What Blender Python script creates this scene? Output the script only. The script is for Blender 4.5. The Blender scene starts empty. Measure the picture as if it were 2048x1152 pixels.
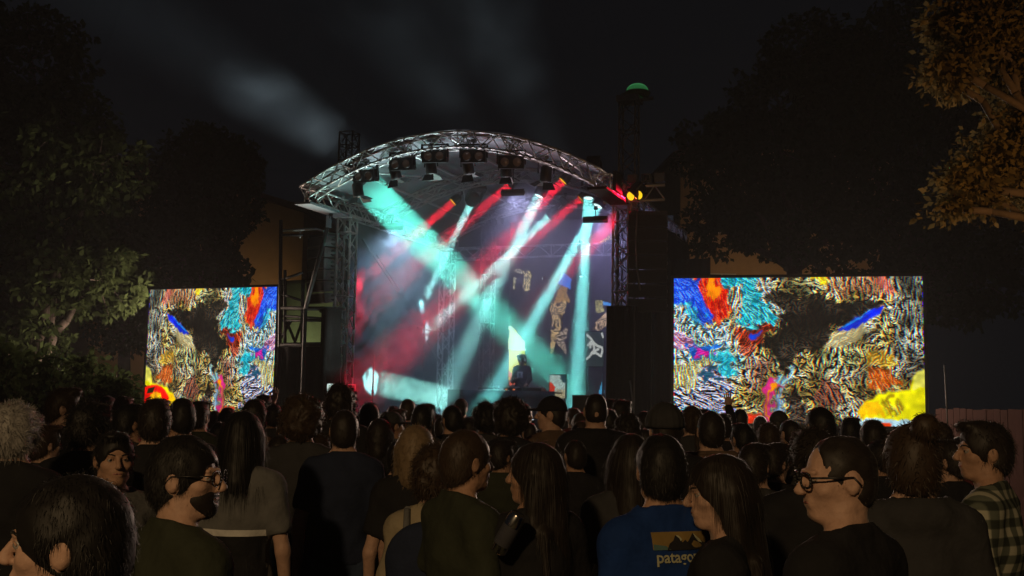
import bpy, bmesh, math, random
import numpy as np
from mathutils import Vector, Matrix, Euler
random.seed(7); rng = np.random.default_rng(11)
sc = bpy.context.scene
R = math.radians

# ------------------------------------------------------------------ camera
FPX = 2200.0                      # focal length in pixels of the 2048 px wide photograph
CAM = Vector((0, 0, 1.84))
PITCH, ROLL = R(5.8), R(-1.0)
cd = bpy.data.cameras.new('camera'); cam = bpy.data.objects.new('camera', cd); sc.collection.objects.link(cam)
cd.sensor_width = 36; cd.lens = FPX / 2048 * 36; cd.clip_start = 0.05; cd.clip_end = 600
cam.matrix_world = Matrix.Translation(CAM) @ Euler((R(90) + PITCH, 0, 0)).to_matrix().to_4x4() @ Matrix.Rotation(-ROLL, 4, 'Z')
sc.camera = cam
CM = cam.matrix_world.copy()

# ------------------------------------------------------------------ world: night sky, dim sky glow
w = bpy.data.worlds.new('World'); sc.world = w; w.use_nodes = True
wn = w.node_tree.nodes; wl = w.node_tree.links
bg = wn['Background']
sky = wn.new('ShaderNodeTexSky'); sky.sky_type = 'NISHITA'; sky.sun_disc = False
sky.sun_elevation = R(-4); sky.sun_rotation = R(200); sky.altitude = 300
mixc = wn.new('ShaderNodeMixRGB'); mixc.inputs[0].default_value = 0.75
mixc.inputs[2].default_value = (0.044, 0.058, 0.085, 1)
wl.new(sky.outputs[0], mixc.inputs[1]); wl.new(mixc.outputs[0], bg.inputs[0])
bg.inputs[1].default_value = 0.055

vs = sc.view_settings; vs.view_transform = 'Standard'; vs.look = 'None'; vs.exposure = 0; vs.gamma = 1
cy = sc.cycles
cy.use_denoising = True; cy.max_bounces = 4; cy.diffuse_bounces = 1; cy.glossy_bounces = 2
cy.transmission_bounces = 2; cy.transparent_max_bounces = 6; cy.volume_bounces = 0
cy.volume_step_rate = 3.0; cy.volume_preview_step_rate = 3.0; cy.volume_max_steps = 64
cy.use_light_tree = True; cy.sample_clamp_indirect = 3; cy.sample_clamp_direct = 0
cy.caustics_reflective = False; cy.caustics_refractive = False

# ------------------------------------------------------------------ measuring helpers
def ray(px, py):
    d = Vector(((px - 1024) / FPX, -(py - 576) / FPX, -1))
    return (CM.to_3x3() @ d).normalized()
def at(px, py, Y):
    d = ray(px, py); return CAM + d * ((Y - CAM.y) / d.y)
PSI = R(20); SO = Vector((-0.70, 22.1, 0))
SU = Vector((math.cos(PSI), -math.sin(PSI), 0)); SV = Vector((math.sin(PSI), math.cos(PSI), 0))
def S(u, v, z): return SO + SU * u + SV * v + Vector((0, 0, z))
def on_v(px, py, v):                       # pixel -> (u, z) on the stage plane v
    d = ray(px, py); t = (v - (CAM - SO).dot(SV)) / d.dot(SV); p = CAM + d * t
    return (p - SO).dot(SU), p.z
def on_u(px, py, u):                       # pixel -> (v, z) on the stage side plane u
    d = ray(px, py); t = (u - (CAM - SO).dot(SU)) / d.dot(SU); p = CAM + d * t
    return (p - SO).dot(SV), p.z

# ------------------------------------------------------------------ object helpers
col = sc.collection
def link(name, data, parent=None, loc=None):
    o = bpy.data.objects.new(name, data); col.objects.link(o)
    if parent is not None: o.parent = parent
    if loc is not None: o.location = loc
    return o
def tag(o, label=None, cat=None, group=None, kind=None):
    if label: o['label'] = label
    if cat: o['category'] = cat
    if group: o['group'] = group
    if kind: o['kind'] = kind
    return o
def thing(name, label, cat, loc=(0, 0, 0), rz=0, group=None):
    o = link(name, None); o.location = loc; o.rotation_euler = (0, 0, rz); o.empty_display_size = .2
    return tag(o, label, cat, group)
def mesh(name, verts, faces, mat=None, smooth=False):
    me = bpy.data.meshes.new(name); me.from_pydata([tuple(v) for v in verts], [], [tuple(f) for f in faces]); me.update()
    if mat: me.materials.append(mat)
    if smooth: me.polygons.foreach_set('use_smooth', [True] * len(me.polygons))
    return me
def np_mesh(name, v, quads, mat=None, smooth=True):
    me = bpy.data.meshes.new(name); n = len(quads); k = quads.shape[1] if n else 4
    me.vertices.add(len(v)); me.vertices.foreach_set('co', np.asarray(v, np.float32).ravel())
    me.loops.add(n * k); me.loops.foreach_set('vertex_index', np.asarray(quads, np.int32).ravel())
    me.polygons.add(n); me.polygons.foreach_set('loop_start', np.arange(0, n * k, k, dtype=np.int32))
    me.polygons.foreach_set('loop_total', np.full(n, k, np.int32))
    if smooth: me.polygons.foreach_set('use_smooth', np.ones(n, bool))
    me.update(calc_edges=True)
    if mat: me.materials.append(mat)
    return me
class MB:
    def __init__(s): s.v = []; s.f = []
    def box(s, lo, hi, m=None):
        b = len(s.v); x0, y0, z0 = lo; x1, y1, z1 = hi
        for p in ((x0,y0,z0),(x1,y0,z0),(x1,y1,z0),(x0,y1,z0),(x0,y0,z1),(x1,y0,z1),(x1,y1,z1),(x0,y1,z1)):
            s.v.append((m @ Vector(p)) if m else Vector(p))
        for f in ((0,3,2,1),(4,5,6,7),(0,1,5,4),(1,2,6,5),(2,3,7,6),(3,0,4,7)): s.f.append([b + i for i in f])
        return s
    def tube(s, p, q, r, n=6, r2=None, caps=True):
        p, q = Vector(p), Vector(q); d = (q - p)
        if d.length < 1e-6: return s
        d.normalize(); a = d.orthogonal().normalized(); c = d.cross(a); b = len(s.v); r2 = r if r2 is None else r2
        for e, rr in ((p, r), (q, r2)):
            for i in range(n):
                t = 2 * math.pi * i / n; s.v.append(e + (a * math.cos(t) + c * math.sin(t)) * rr)
        for i in range(n): j = (i + 1) % n; s.f.append([b + i, b + j, b + n + j, b + n + i])
        if caps: s.f.append([b + i for i in range(n)][::-1]); s.f.append([b + n + i for i in range(n)])
        return s
    def poly(s, pts, r, n=6):
        for p, q in zip(pts[:-1], pts[1:]): s.tube(p, q, r, n)
        return s
    def lathe(s, prof, n=20, m=None):          # profile [(radius, z)] about z
        b = len(s.v)
        for r, z in prof:
            for i in range(n):
                t = 2 * math.pi * i / n; p = Vector((r * math.cos(t), r * math.sin(t), z)); s.v.append(m @ p if m else p)
        for k in range(len(prof) - 1):
            for i in range(n):
                j = (i + 1) % n; s.f.append([b + k*n + i, b + k*n + j, b + (k+1)*n + j, b + (k+1)*n + i])
        return s
    def build(s, name, mat, parent=None, smooth=False, loc=None):
        me = mesh(name, s.v, s.f, mat, smooth); return link(name, me, parent, loc)

# ------------------------------------------------------------------ materials
MATS = {}
def mat(name, colr, rough=.6, metal=0, bump=0, scale=30, var=0.25, spec=.5, emit=None, es=0, trans=0, sheen=0):
    if name in MATS: return MATS[name]
    m = bpy.data.materials.new(name); m.use_nodes = True; nt = m.node_tree; b = nt.nodes['Principled BSDF']
    b.inputs['Roughness'].default_value = rough; b.inputs['Metallic'].default_value = metal
    b.inputs['Specular IOR Level'].default_value = spec
    tc = nt.nodes.new('ShaderNodeTexCoord'); n = nt.nodes.new('ShaderNodeTexNoise'); n.inputs['Scale'].default_value = scale
    n.inputs['Detail'].default_value = 3
    nt.links.new(tc.outputs['Object'], n.inputs['Vector'])
    mx = nt.nodes.new('ShaderNodeMixRGB'); c = Vector(colr)
    mx.inputs[1].default_value = (*(c * (1 - var)), 1); mx.inputs[2].default_value = (*[min(1, x) for x in c * (1 + var)], 1)
    nt.links.new(n.outputs['Fac'], mx.inputs[0]); nt.links.new(mx.outputs[0], b.inputs['Base Color'])
    if bump:
        bp = nt.nodes.new('ShaderNodeBump'); bp.inputs['Strength'].default_value = bump; bp.inputs['Distance'].default_value = .02
        nt.links.new(n.outputs['Fac'], bp.inputs['Height']); nt.links.new(bp.outputs[0], b.inputs['Normal'])
    if emit is not None:
        b.inputs['Emission Color'].default_value = (*emit, 1); b.inputs['Emission Strength'].default_value = es
    if trans: b.inputs['Transmission Weight'].default_value = trans
    if sheen: b.inputs['Sheen Weight'].default_value = sheen; b.inputs['Sheen Roughness'].default_value = .35
    MATS[name] = m; return m
def emat(name, colr, s):
    if name in MATS: return MATS[name]
    m = bpy.data.materials.new(name); m.use_nodes = True; nt = m.node_tree; nt.nodes.clear()
    o = nt.nodes.new('ShaderNodeOutputMaterial'); e = nt.nodes.new('ShaderNodeEmission')
    e.inputs[0].default_value = (*colr, 1); e.inputs[1].default_value = s; nt.links.new(e.outputs[0], o.inputs[0])
    m.cycles.emission_sampling = 'NONE'
    MATS[name] = m; return m
ALU = mat('aluminium', (.66, .67, .68), .42, .45, var=.12, scale=12)
BLACKM = mat('black_metal', (.018, .018, .02), .45, .2, var=.3)
STEEL = mat('galvanised_steel', (.22, .22, .22), .5, .6, var=.3, scale=8)
DARKSTEEL = mat('dark_steel', (.05, .05, .05), .55, .5, var=.3, scale=8)
CLOTHB = mat('black_stage_cloth', (.030, .034, .042), .9, 0, .25, 14, .3, spec=.2)
DRAPE = mat('black_wing_cloth', (.018, .017, .017), .95, 0, .3, 14, .3, spec=.1)
ROOFM = mat('grey_roof_membrane', (.20, .20, .23), .7, 0, .15, 6, .15, spec=.3)
GLASSD = mat('dull_lens', (.30, .24, .22), .2, 0, 0, 5, .1)

# ================================================================== GROUND
g = MB(); N = 40
gm = mat('trodden_ground', (.055, .055, .042), .95, 0, .6, 3, .45, spec=.1)
gv = []; gf = []
for j in range(N + 1):
    for i in range(N + 1):
        x = -150 + 300 * i / N; y = -60 + 300 * j / N
        gv.append((x, y, .0))
for j in range(N):
    for i in range(N): a = j*(N+1)+i; gf.append((a, a+1, a+N+2, a+N+1))
tag(link('ground', mesh('ground', gv, gf, gm)), kind='structure')

# ================================================================== STAGE
DECK = 1.20; HW = 3.0; VB = 5.8; VF = -1.7
stage = thing('concert_stage', 'open air concert stage with curved aluminium truss roof and dark cloth walls', 'stage', SO, -PSI)
def roofz(u): return 5.96 + .90 * (1 - (u / 3.05) ** 2)
def truss_run(name, pts, side, w, h, parent, r=.024, bay=.40, mat_=None, single=False):
    """box truss following pts; side = constant sideways direction; w along side, h across"""
    mat_ = mat_ or ALU; side = Vector(side).normalized(); pts = [Vector(p) for p in pts]
    rows = []
    for i, p in enumerate(pts):
        t = (pts[min(i+1, len(pts)-1)] - pts[max(i-1, 0)]).normalized(); n = side.cross(t).normalized()
        rows.append([p + side*(a*w/2) + n*(b*h/2) for a, b in ((-1,-1),(1,-1),(1,1),(-1,1))])
    o = MB()
    for c in range(4): o.poly([r_[c] for r_ in rows], r, 6)
    for i in sorted(set(list(range(0, len(rows), 4)) + [len(rows)-1])):
        for c in range(4): o.tube(rows[i][c], rows[i][(c+1) % 4], r*.6, 5)
    ob = o.build(name, mat_, parent, True)
    b = MB()
    for i in range(len(rows) - 1):
        A, B = rows[i], rows[i+1]
        for c in range(4):
            d = (c + 1) % 4; e = (A[c], B[d]) if i % 2 == 0 else (A[d], B[c])
            if single: MB().tube(*e, r*.55, 5).build('brace', mat_, ob, True)
            else: b.tube(*e, r*.55, 5)
    if not single: b.build('bracing', mat_, ob, True)['kind'] = 'stuff'
    return ob
def line(p, q, bay=.32):
    p, q = Vector(p), Vector(q); n = max(2, int((q-p).length / bay)); return [p.lerp(q, i/n) for i in range(n+1)]
def arch(v, n=22, dz=-.16): return [(-3.0 + 6.0*i/n, v, roofz(-3.0 + 6.0*i/n) + dz) for i in range(n+1)]
truss_run('front_arch_truss', arch(VF), (0,1,0), .30, .29, stage, .021, single=True)
truss_run('arch_truss', arch(1.6, 18), (0,1,0), .26, .24, stage, .02)
truss_run('arch_truss', arch(4.9, 18), (0,1,0), .26, .24, stage, .02)
for s in (-1, 1):
    truss_run('eave_truss', line((s*3.0, VF+.18, 5.80), (s*3.0, VB-.1, 5.80)), (1,0,0), .30, .27, stage, .024)
    truss_run('column_truss', line((s*3.0, 0, DECK+.02 if s > 0 else DECK+.02), (s*3.0, 0, 5.64)), (1,0,0), .30, .30, stage, .026, .3, single=True)
    truss_run('column_truss', line((s*3.0, VB-.4, DECK+.02), (s*3.0, VB-.4, 5.64)), (1,0,0), .30, .30, stage, .024, .3)
    hd = MB(); hd.box((s*3.0-.22, -.22, 5.60), (s*3.0+.22, .22, 5.665)); hd.build('head_plate', ALU, stage)
    bp = MB(); bp.box((s*3.0-.3, -.3, DECK), (s*3.0+.3, .3, DECK+.03)); bp.build('base_plate', ALU, stage)
truss_run('rear_truss', line((-2.85, VB-.35, 5.55), (2.85, VB-.35, 5.55)), (0,1,0), .28, .28, stage, .022)
for u in (-2.2, -1.1, 0, 1.1, 2.2):
    t = MB(); t.tube((u, VF+.1, roofz(u)-.06), (u, VB, roofz(u)-.06), .028, 8); t.build('purlin', ALU, stage, True)
for u, v in ((-1.65, 1.6), (1.65, 1.6)):   # diagonal roof bracing
    t = MB(); t.tube((u-.55, VF+.2, roofz(u-.55)-.1), (u+.55, 1.5, roofz(u+.55)-.1), .018, 6); t.build('roof_brace', ALU, stage, True)
    t = MB(); t.tube((u+.55, 1.7, roofz(u+.55)-.1), (u-.55, 4.8, roofz(u-.55)-.1), .018, 6); t.build('roof_brace', ALU, stage, True)
# roof membrane (a thin shell with thickness and shallow sag between purlins)
def cloth(name, fn, nu, nv, m, parent, thick=0.01):
    v = np.array([fn(i/nu, j/nv) for j in range(nv+1) for i in range(nu+1)])
    q = np.array([(j*(nu+1)+i, j*(nu+1)+i+1, (j+1)*(nu+1)+i+1, (j+1)*(nu+1)+i) for j in range(nv) for i in range(nu)])
    o = link(name, np_mesh(name, v, q, m), parent)
    md = o.modifiers.new('thickness', 'SOLIDIFY'); md.thickness = thick; return o
def roof_fn(a, b):
    u = -3.12 + 6.24*a; v = VF-.12 + (VB+.2-VF)*b
    return (u, v, roofz(u) + .035 - .025*abs(math.sin(a*5.67*math.pi)) * (1-.5*math.cos(b*9)))
cloth('roof_membrane', roof_fn, 60, 30, ROOFM, stage, .012)
# fascia returns at the roof's lower corners
for s in (-1, 1):
    f = MB(); f.box((s*3.0-.18, VF-.16, 5.60), (s*3.0+.18, -.25, 5.645)); f.build('eave_fascia', ROOFM if s < 0 else DRAPE, stage)
f = MB(); f.box((3.17, VF+.3, 5.66), (3.23, -.95, 6.02)); f.build('eave_curtain', DRAPE, stage)
# walls of cloth: rear, tympanum, left, right
def fold(x, y, k=1.0):
    return k * (.018*math.sin(x*3.1+1.7*math.sin(y*1.3)) + .012*math.sin(x*7.3+y*4+2*math.sin(x*.8)) + .009*math.sin(y*11+3*math.sin(x*1.9)))
cloth('backdrop', lambda a, b: (-3.1+6.2*a, VB + fold(a*6, b*5), DECK + (roofz(-3.1+6.2*a)-.03-DECK)*b), 90, 70, CLOTHB, stage)
def lw(a, b):
    v = .35 + (VB-.35)*a; z = DECK + (5.66-DECK)*b
    sag = .05*math.sin(b*3.1)*math.sin(a*3.1)
    return (-3.19 - sag + fold(v*1.1 + z*.9, z*1.6 - v*.8, 1.5), v, z)
cloth('side_wall', lw, 90, 90, CLOTHB, stage)
cloth('side_wall', lambda a, b: (3.19 + fold(a*5, b*5), 2.3+(VB-2.3)*a, DECK+(5.66-DECK)*b), 50, 40, CLOTHB, stage)
# scaffold behind the left wall pressing through: poles inside the cloth
for px0, py0, px1, py1 in ((728, 478, 800, 585), (757, 510, 802, 580), (852, 640, 851, 772), (858, 682, 880, 722), (838, 655, 905, 668), (960, 700, 960, 780)):
    v0, z0 = on_u(px0, py0, -3.05); v1, z1 = on_u(px1, py1, -3.05)
    v0 = min(v0, VB-.1); v1 = min(v1, VB-.1)
    t = MB(); t.tube((-3.09, v0, max(z0, DECK)), (-3.09, v1, max(z1, DECK)), .024, 6); t.build('wall_pole', DARKSTEEL, stage, True)
# deck panels, edge and skirt
dm = mat('stage_plywood', (.045, .042, .040), .55, 0, .2, 5, .3)
for i in range(4):
    for j in range(5):
        x0 = -4.0 + 2.0*i; y0 = -1.0 + 1.42*j
        b = MB(); b.box((x0+.006, y0+.006, DECK-.10), (x0+1.994, y0+1.414, DECK + random.uniform(-.002, .002))); b.build('deck_panel', dm, stage)
b = MB(); b.box((-4.02, -1.05, DECK-.12), (4.02, -1.0, DECK+.006)); b.build('deck_edge', ALU, stage)
cloth('stage_skirt', lambda a, b: (-4+8*a, -1.03 + .03*math.sin(a*120), .01 + (DECK-.14)*b), 200, 2, DRAPE, stage)
for i in range(5):
    for j in range(3):
        t = MB(); t.tube((-3.9+1.95*i, -.9+3.4*j, 0), (-3.9+1.95*i, -.9+3.4*j, DECK-.1), .03, 6); t.build('deck_leg', STEEL, stage, True)

# LED wall support towers at the rear
def tower(name, u, v, z1, label, w=.3, m=None, cat='truss tower', z0=DECK, grp=None):
    o = thing(name, label, cat, S(u, v, z0), -PSI, grp)
    truss_run('truss_mast', line((0, 0, 0.03), (0, 0, z1-z0), .3), (1,0,0), w, w, o, .022, .3, m or ALU)
    b = MB(); b.box((-.3, -.3, 0), (.3, .3, .03)); b.build('base_plate', m or ALU, o)
    return o
uu, zz = on_v(974, 560, 5.0)
o = tower('truss_tower', uu, 5.05, on_v(974, 450, 5.05)[1], 'slim truss tower at the back of the stage beside the video wall', .28, STEEL)
b = MB()
for k in range(5): b.box((-.34+.15*k, -.1, 0), (-.24+.15*k, .1, .16))
hz = on_v(974, 450, 5.05)[1]-DECK
b.build('chain_hoist_cluster', BLACKM, o, loc=(0, 0, hz))

# ------------------------------------------------------------------ screen painting
def vnoise(h, w, cells, seed):
    r = np.random.default_rng(seed); g = r.random((cells[0]+3, cells[1]+3))
    y = np.linspace(0, cells[0], h); x = np.linspace(0, cells[1], w)
    yi = y.astype(int); xi = x.astype(int); fy = (y-yi)[:, None]; fx = (x-xi)[None]
    fy = fy*fy*(3-2*fy); fx = fx*fx*(3-2*fx)
    a = g[np.ix_(yi, xi)]; b_ = g[np.ix_(yi, xi+1)]; c = g[np.ix_(yi+1, xi)]; d = g[np.ix_(yi+1, xi+1)]
    return (a*(1-fx)+b_*fx)*(1-fy) + (c*(1-fx)+d*fx)*fy
def poly_mask(U, V, pts):
    inside = np.zeros(U.shape, bool); n = len(pts)
    for i in range(n):
        x0, y0 = pts[i]; x1, y1 = pts[(i+1) % n]
        c = ((y0 > V) != (y1 > V)) & (U < (x1-x0)*(V-y0)/((y1-y0) if abs(y1-y0) > 1e-9 else 1e-9) + x0)
        inside ^= c
    return inside
def blur(a, n):
    for ax in (0, 1):
        p = np.pad(a, [(n, n) if k == ax else (0, 0) for k in range(a.ndim)], mode='edge'); c = np.cumsum(p, axis=ax); c = np.concatenate([np.zeros_like(np.take(c, [0], ax)), c], ax)
        m = a.shape[ax]; a = (np.take(c, range(2*n+1, 2*n+1+m), ax) - np.take(c, range(0, m), ax))/(2*n+1)
    return a
def streaks(H, W, ang, seed, L=9):
    """noise smeared along a direction field: brushed, embossed looking lines"""
    r = np.random.default_rng(seed); n = blur(r.random((H, W)), 1)*.35 + r.random((H, W))*.8; Y, X = np.mgrid[0:H, 0:W].astype(float); acc = n.copy(); c = 1
    for sgn in (-1, 1):
        x, y = X.copy(), Y.copy()
        for k in range(L):
            xi = np.clip(x, 0, W-1).astype(int); yi = np.clip(y, 0, H-1).astype(int); a = ang[yi, xi]; x += sgn*np.cos(a); y += sgn*np.sin(a)
            acc += n[np.clip(y+.5, 0, H-1).astype(int), np.clip(x+.5, 0, W-1).astype(int)]; c += 1
    acc /= c; acc = acc - blur(acc, 7); return np.clip(.5 + acc/(acc.std()*3.2), 0, 1)
def paint_screen(W=380, H=220, mirror=False):
    U, V = np.meshgrid((np.arange(W)+.5)/W, (np.arange(H)+.5)/H)
    N_ = lambda c, s: vnoise(H, W, c, s)
    wx = (N_((9, 15), 1)-.5)*.07 + (N_((34, 58), 2)-.5)*.05; wy = (N_((9, 15), 3)-.5)*.08 + (N_((34, 58), 4)-.5)*.06
    hue = N_((12, 20), 13); n4 = N_((7, 11), 9); mid = N_((24, 40), 17); n3 = N_((84, 145), 8)
    ang = math.pi/2 + (N_((4, 7), 41)-.5)*4.2 + (N_((22, 38), 42)-.5)*3.4
    base = np.zeros((H, W, 3)); tex = np.ones((H, W))
    base[:] = np.stack([.80+.25*hue, .55+.40*hue, .18+.6*hue*hue], -1)*np.clip(.15+1.5*mid, .1, 1)[..., None]
    def reg(pts, c, t, warp=1.0, d=None):
        m = poly_mask(U+wx*warp, V+wy*warp, pts); base[m] = np.array(c)*(1 if d is None else 1); tex[m] = t
        if d is not None: ang[m] = d + (N_((14, 24), 43)[m]-.5)*.9
    reg([(.55,-.1),(.88,-.1),(.90,.13),(.75,.13),(.60,.10)], (.95,.55,.32), .95, 1, 1.4)
    reg([(.80,-.1),(.88,-.1),(.88,.10),(.82,.10)], (.95,.35,.28), .7)
    reg([(.55,-.1),(.62,-.1),(.60,.05),(.57,.05)], (.80,.62,.05), .4)
    reg([(.89,-.1),(1.1,-.1),(1.1,.55),(.90,.5)], (.40,.42,.34), 1.0, 1, 1.5)
    reg([(.40,.0),(.55,.0),(.60,.11),(.46,.14)], (.42,.38,.18), 1.0)
    reg([(.18,-.1),(.38,-.1),(.45,.27),(.31,.33),(.24,.22)], (.06,.72,.90), .75, 1, .7)
    reg([(.34,.02),(.39,.0),(.46,.26),(.43,.28)], (.9,.85,.62), .9, .6, 1.1)
    reg([(-.1,-.1),(.09,-.1),(.18,.30),(.14,.36),(.05,.25),(-.1,.15)], (.015,.16,.92), .5, 1, .9)
    reg([(-.1,.13),(.06,.20),(.15,.36),(.26,.30),(.27,.62),(-.1,.62)], (.62,.98,.92), .95, 1)
    reg([(.02,.16),(.10,.24),(.14,.34),(.06,.28)], (.05,.55,.90), .6)
    reg([(.23,.06),(.28,.02),(.29,.50),(.245,.55)], (.95,.84,.50), .95, .7, 1.57)
    reg([(.075,-.1),(.19,-.1),(.235,.22),(.20,.34),(.165,.28),(.13,.15)], (.92,.07,.012), .5, .45, 1.25)
    reg([(.105,-.1),(.165,-.1),(.19,.12),(.165,.16)], (1.0,.36,.02), .1, .45, 1.25)
    reg([(-.1,.38),(.05,.40),(.13,.50),(.10,.54),(-.1,.46)], (.95,.45,.70), .7, 1, .5)
    reg([(.05,.49),(.14,.45),(.20,.42),(.14,.56),(.07,.58)], (.04,.25,.85), .4, 1, -.5)
    reg([(.09,.48),(.15,.52),(.13,.57),(.08,.53)], (.95,.08,.55), .4)
    reg([(.15,.56),(.22,.46),(.23,.66),(.18,.68)], (.06,.75,.95), .5)
    reg([(-.1,.58),(.14,.58),(.08,.72),(.05,.78),(-.1,.76)], (1.0,.92,.48), .75, 1, 1.4)
    reg([(-.1,.78),(.06,.76),(.11,.62),(.20,.66),(.24,.72),(.24,1.1),(-.1,1.1)], (.58,.58,.85), 1.0, 1, .2)
    reg([(.09,.66),(.15,.62),(.16,.70),(.10,.74)], (.03,.12,.20), .3)
    reg([(.02,.93),(.16,.86),(.20,.95),(.1,1.1),(.02,1.1)], (.10,.55,.80), .8)
    reg([(.42,.12),(.60,.15),(.87,.17),(.80,.27),(.70,.33),(.60,.47),(.53,.50),(.47,.62),(.41,.60),(.38,.45),(.43,.30)], (.050,.038,.026), 1.0, 1.1)
    reg([(.27,.36),(.33,.32),(.40,.30),(.38,.44),(.30,.56),(.26,.52)], (.62,.10,.04), .9, 1, -.7)
    reg([(.34,.36),(.37,.35),(.36,.41),(.34,.41)], (.04,.12,.7), .2)
    reg([(.86,.19),(.84,.25),(.70,.38),(.665,.37),(.74,.27)], (.015,.07,.72), .15, .3, -.6)
    reg([(.80,.22),(.78,.25),(.69,.35),(.68,.345)], (.06,.42,1.0), .1, .2)
    reg([(.695,.375),(.76,.30),(.77,.40),(.72,.48),(.60,.46)], (.70,.62,.38), .45, .5, -.6)
    reg([(.60,.48),(.72,.50),(.76,.62),(.62,.66)], (.45,.46,.22), 1.0)
    reg([(.28,.56),(.34,.52),(.36,.78),(.30,.78)], (.98,.68,.48), 1.0, 1, 1.5)
    reg([(.34,.54),(.40,.60),(.40,.72),(.36,.74)], (.6,.35,.25), 1.0)
    reg([(.41,.70),(.45,.64),(.46,.72),(.425,.78),(.42,1.1),(.365,1.1),(.38,.80)], (.98,.14,.42), .45, .7, 1.5)
    reg([(.42,.72),(.445,.68),(.44,.74),(.405,.82),(.395,1.1),(.385,1.1),(.39,.82)], (1.0,.42,.03), .2, .6, 1.5)
    reg([(.43,.80),(.45,.74),(.445,1.1),(.425,1.1)], (.60,.80,1.0), .7, .6, 1.5)
    reg([(.44,.62),(.48,.57),(.47,.70),(.44,.72)], (.60,.95,1.0), .8, 1, 2.2)
    reg([(.28,.95),(.34,.90),(.37,.98),(.34,1.1),(.28,1.1)], (.9,.12,.08), .3)
    reg([(.78,.63),(.90,.63),(.91,.73),(.86,.76),(.79,.74)], (.62,.17,.02), .55, .6, 1.2)
    reg([(.79,.52),(.90,.52),(.90,.62),(.79,.62)], (.85,.55,.12), .65, .7)
    reg([(.90,.50),(1.1,.50),(1.1,.62),(.92,.70)], (.5,.48,.38), 1.0)
    reg([(.58,.75),(.66,.72),(.72,.85),(.62,.90)], (.90,.40,.26), 1.0, 1, 1.0)
    reg([(.46,.80),(.52,.74),(.58,1.1),(.50,1.1)], (.10,.07,.05), 1.0, .8)
    reg([(.83,.78),(.93,.76),(.97,.64),(1.1,.55),(1.1,1.1),(.75,1.1),(.76,.86)], (.90,.84,.10), .05, .3)
    reg([(.76,.86),(.82,.84),(.83,.94),(.75,.97)], (.85,.55,.06), .1, .7)
    reg([(.97,.64),(1.1,.55),(1.1,.70),(.94,.76)], (.90,.86,.26), .05, .3)
    reg([(.83,.80),(.87,.80),(.885,.90),(.84,.92)], (.62,.48,.06), .5, 1, 1.2)
    reg([(.73,.965),(.85,.95),(1.1,.975),(1.1,1.1),(.73,1.1)], (.60,.82,.92), .1, .3)
    reg([(.80,.975),(.87,.975),(.86,1.1),(.81,1.1)], (.92,.14,.05), .05, .3)
    if mirror:
        reg([(.80,.88),(.84,.80),(.90,.77),(1.1,.80),(1.1,1.1),(.84,1.1)], (.92,.07,.01), .05, .2)
        reg([(.84,.90),(.88,.83),(.95,.85),(.96,.95),(.90,1.1),(.86,1.1)], (1.0,.55,.03), .2, .6)
    base = base*.55 + blur(base, 2)*.45; tex = blur(tex, 2)
    s1 = streaks(H, W, ang, 51, 5); s2 = streaks(H, W, ang+1.5*(N_((20, 34), 44)-.5), 52, 3)
    s = np.clip(.65*s1+.35*s2, 0, 1); dark = np.clip(.25+1.9*(N_((10, 17), 61)-.25), .12, 1)*np.clip(.35+1.3*N_((30, 52), 62), .3, 1); dark = np.maximum(dark, np.clip(1.1-2.6*U, 0, 1)); g_ = np.clip((s-.51)*7, 0, 1.4)*(.22+.85*dark)
    fringe = np.stack([np.roll(g_, 1, 1), g_, np.roll(g_, -1, 1)], -1)      # slight colour fringe on the lines
    k = tex[..., None]
    img = base*((1-k) + k*fringe) + (k*np.clip(fringe-.75, 0, 1)*.5)*np.array([.9, .85, .7])*np.clip(base.mean(-1)*3, 0, 1)[..., None]
    img *= (.62+.7*n4)[..., None]*(.72+.5*N_((30, 46), 63))[..., None]; lum = img.mean(-1, keepdims=True); img = np.clip(lum + (img-lum)*1.25, 0, 2); img = 1.3*img**1.15
    if mirror: img = img[:, ::-1]
    return np.clip(img, 0, 1.3)
def col_mat(name, strength):
    m = bpy.data.materials.new(name); m.use_nodes = True; nt = m.node_tree; nt.nodes.clear()
    o = nt.nodes.new('ShaderNodeOutputMaterial'); e = nt.nodes.new('ShaderNodeEmission'); a = nt.nodes.new('ShaderNodeVertexColor'); a.layer_name = 'picture'
    e.inputs[1].default_value = strength; nt.links.new(a.outputs[0], e.inputs[0]); nt.links.new(e.outputs[0], o.inputs[0])
    m.cycles.emission_sampling = 'NONE'; return m
def picture(name, img, corners, m, parent):
    """flat grid showing img; corners = top-left, top-right, bottom-right, bottom-left in the parent's space"""
    H, W, _ = img.shape; tl, tr, br, bl = [np.array(c) for c in corners]
    a = np.linspace(0, 1, W+1)[None, :, None]; b = np.linspace(0, 1, H+1)[:, None, None]
    P = ((tl*(1-a)+tr*a)*(1-b) + (bl*(1-a)+br*a)*b).reshape(-1, 3)
    i = np.arange(W)[None]; j = np.arange(H)[:, None]; k = j*(W+1)+i
    q = np.stack([k, k+W+1, k+W+2, k+1], -1).reshape(-1, 4)
    me = np_mesh(name, P, q, m, False)
    at_ = me.color_attributes.new('picture', 'FLOAT_COLOR', 'CORNER')
    c = np.concatenate([img.reshape(-1, 3), np.ones((H*W, 1))], 1); at_.data.foreach_set('color', np.repeat(c, 4, 0).astype(np.float32).ravel())
    return link(name, me, parent)
SCREENM = col_mat('led_picture', .80)

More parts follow.
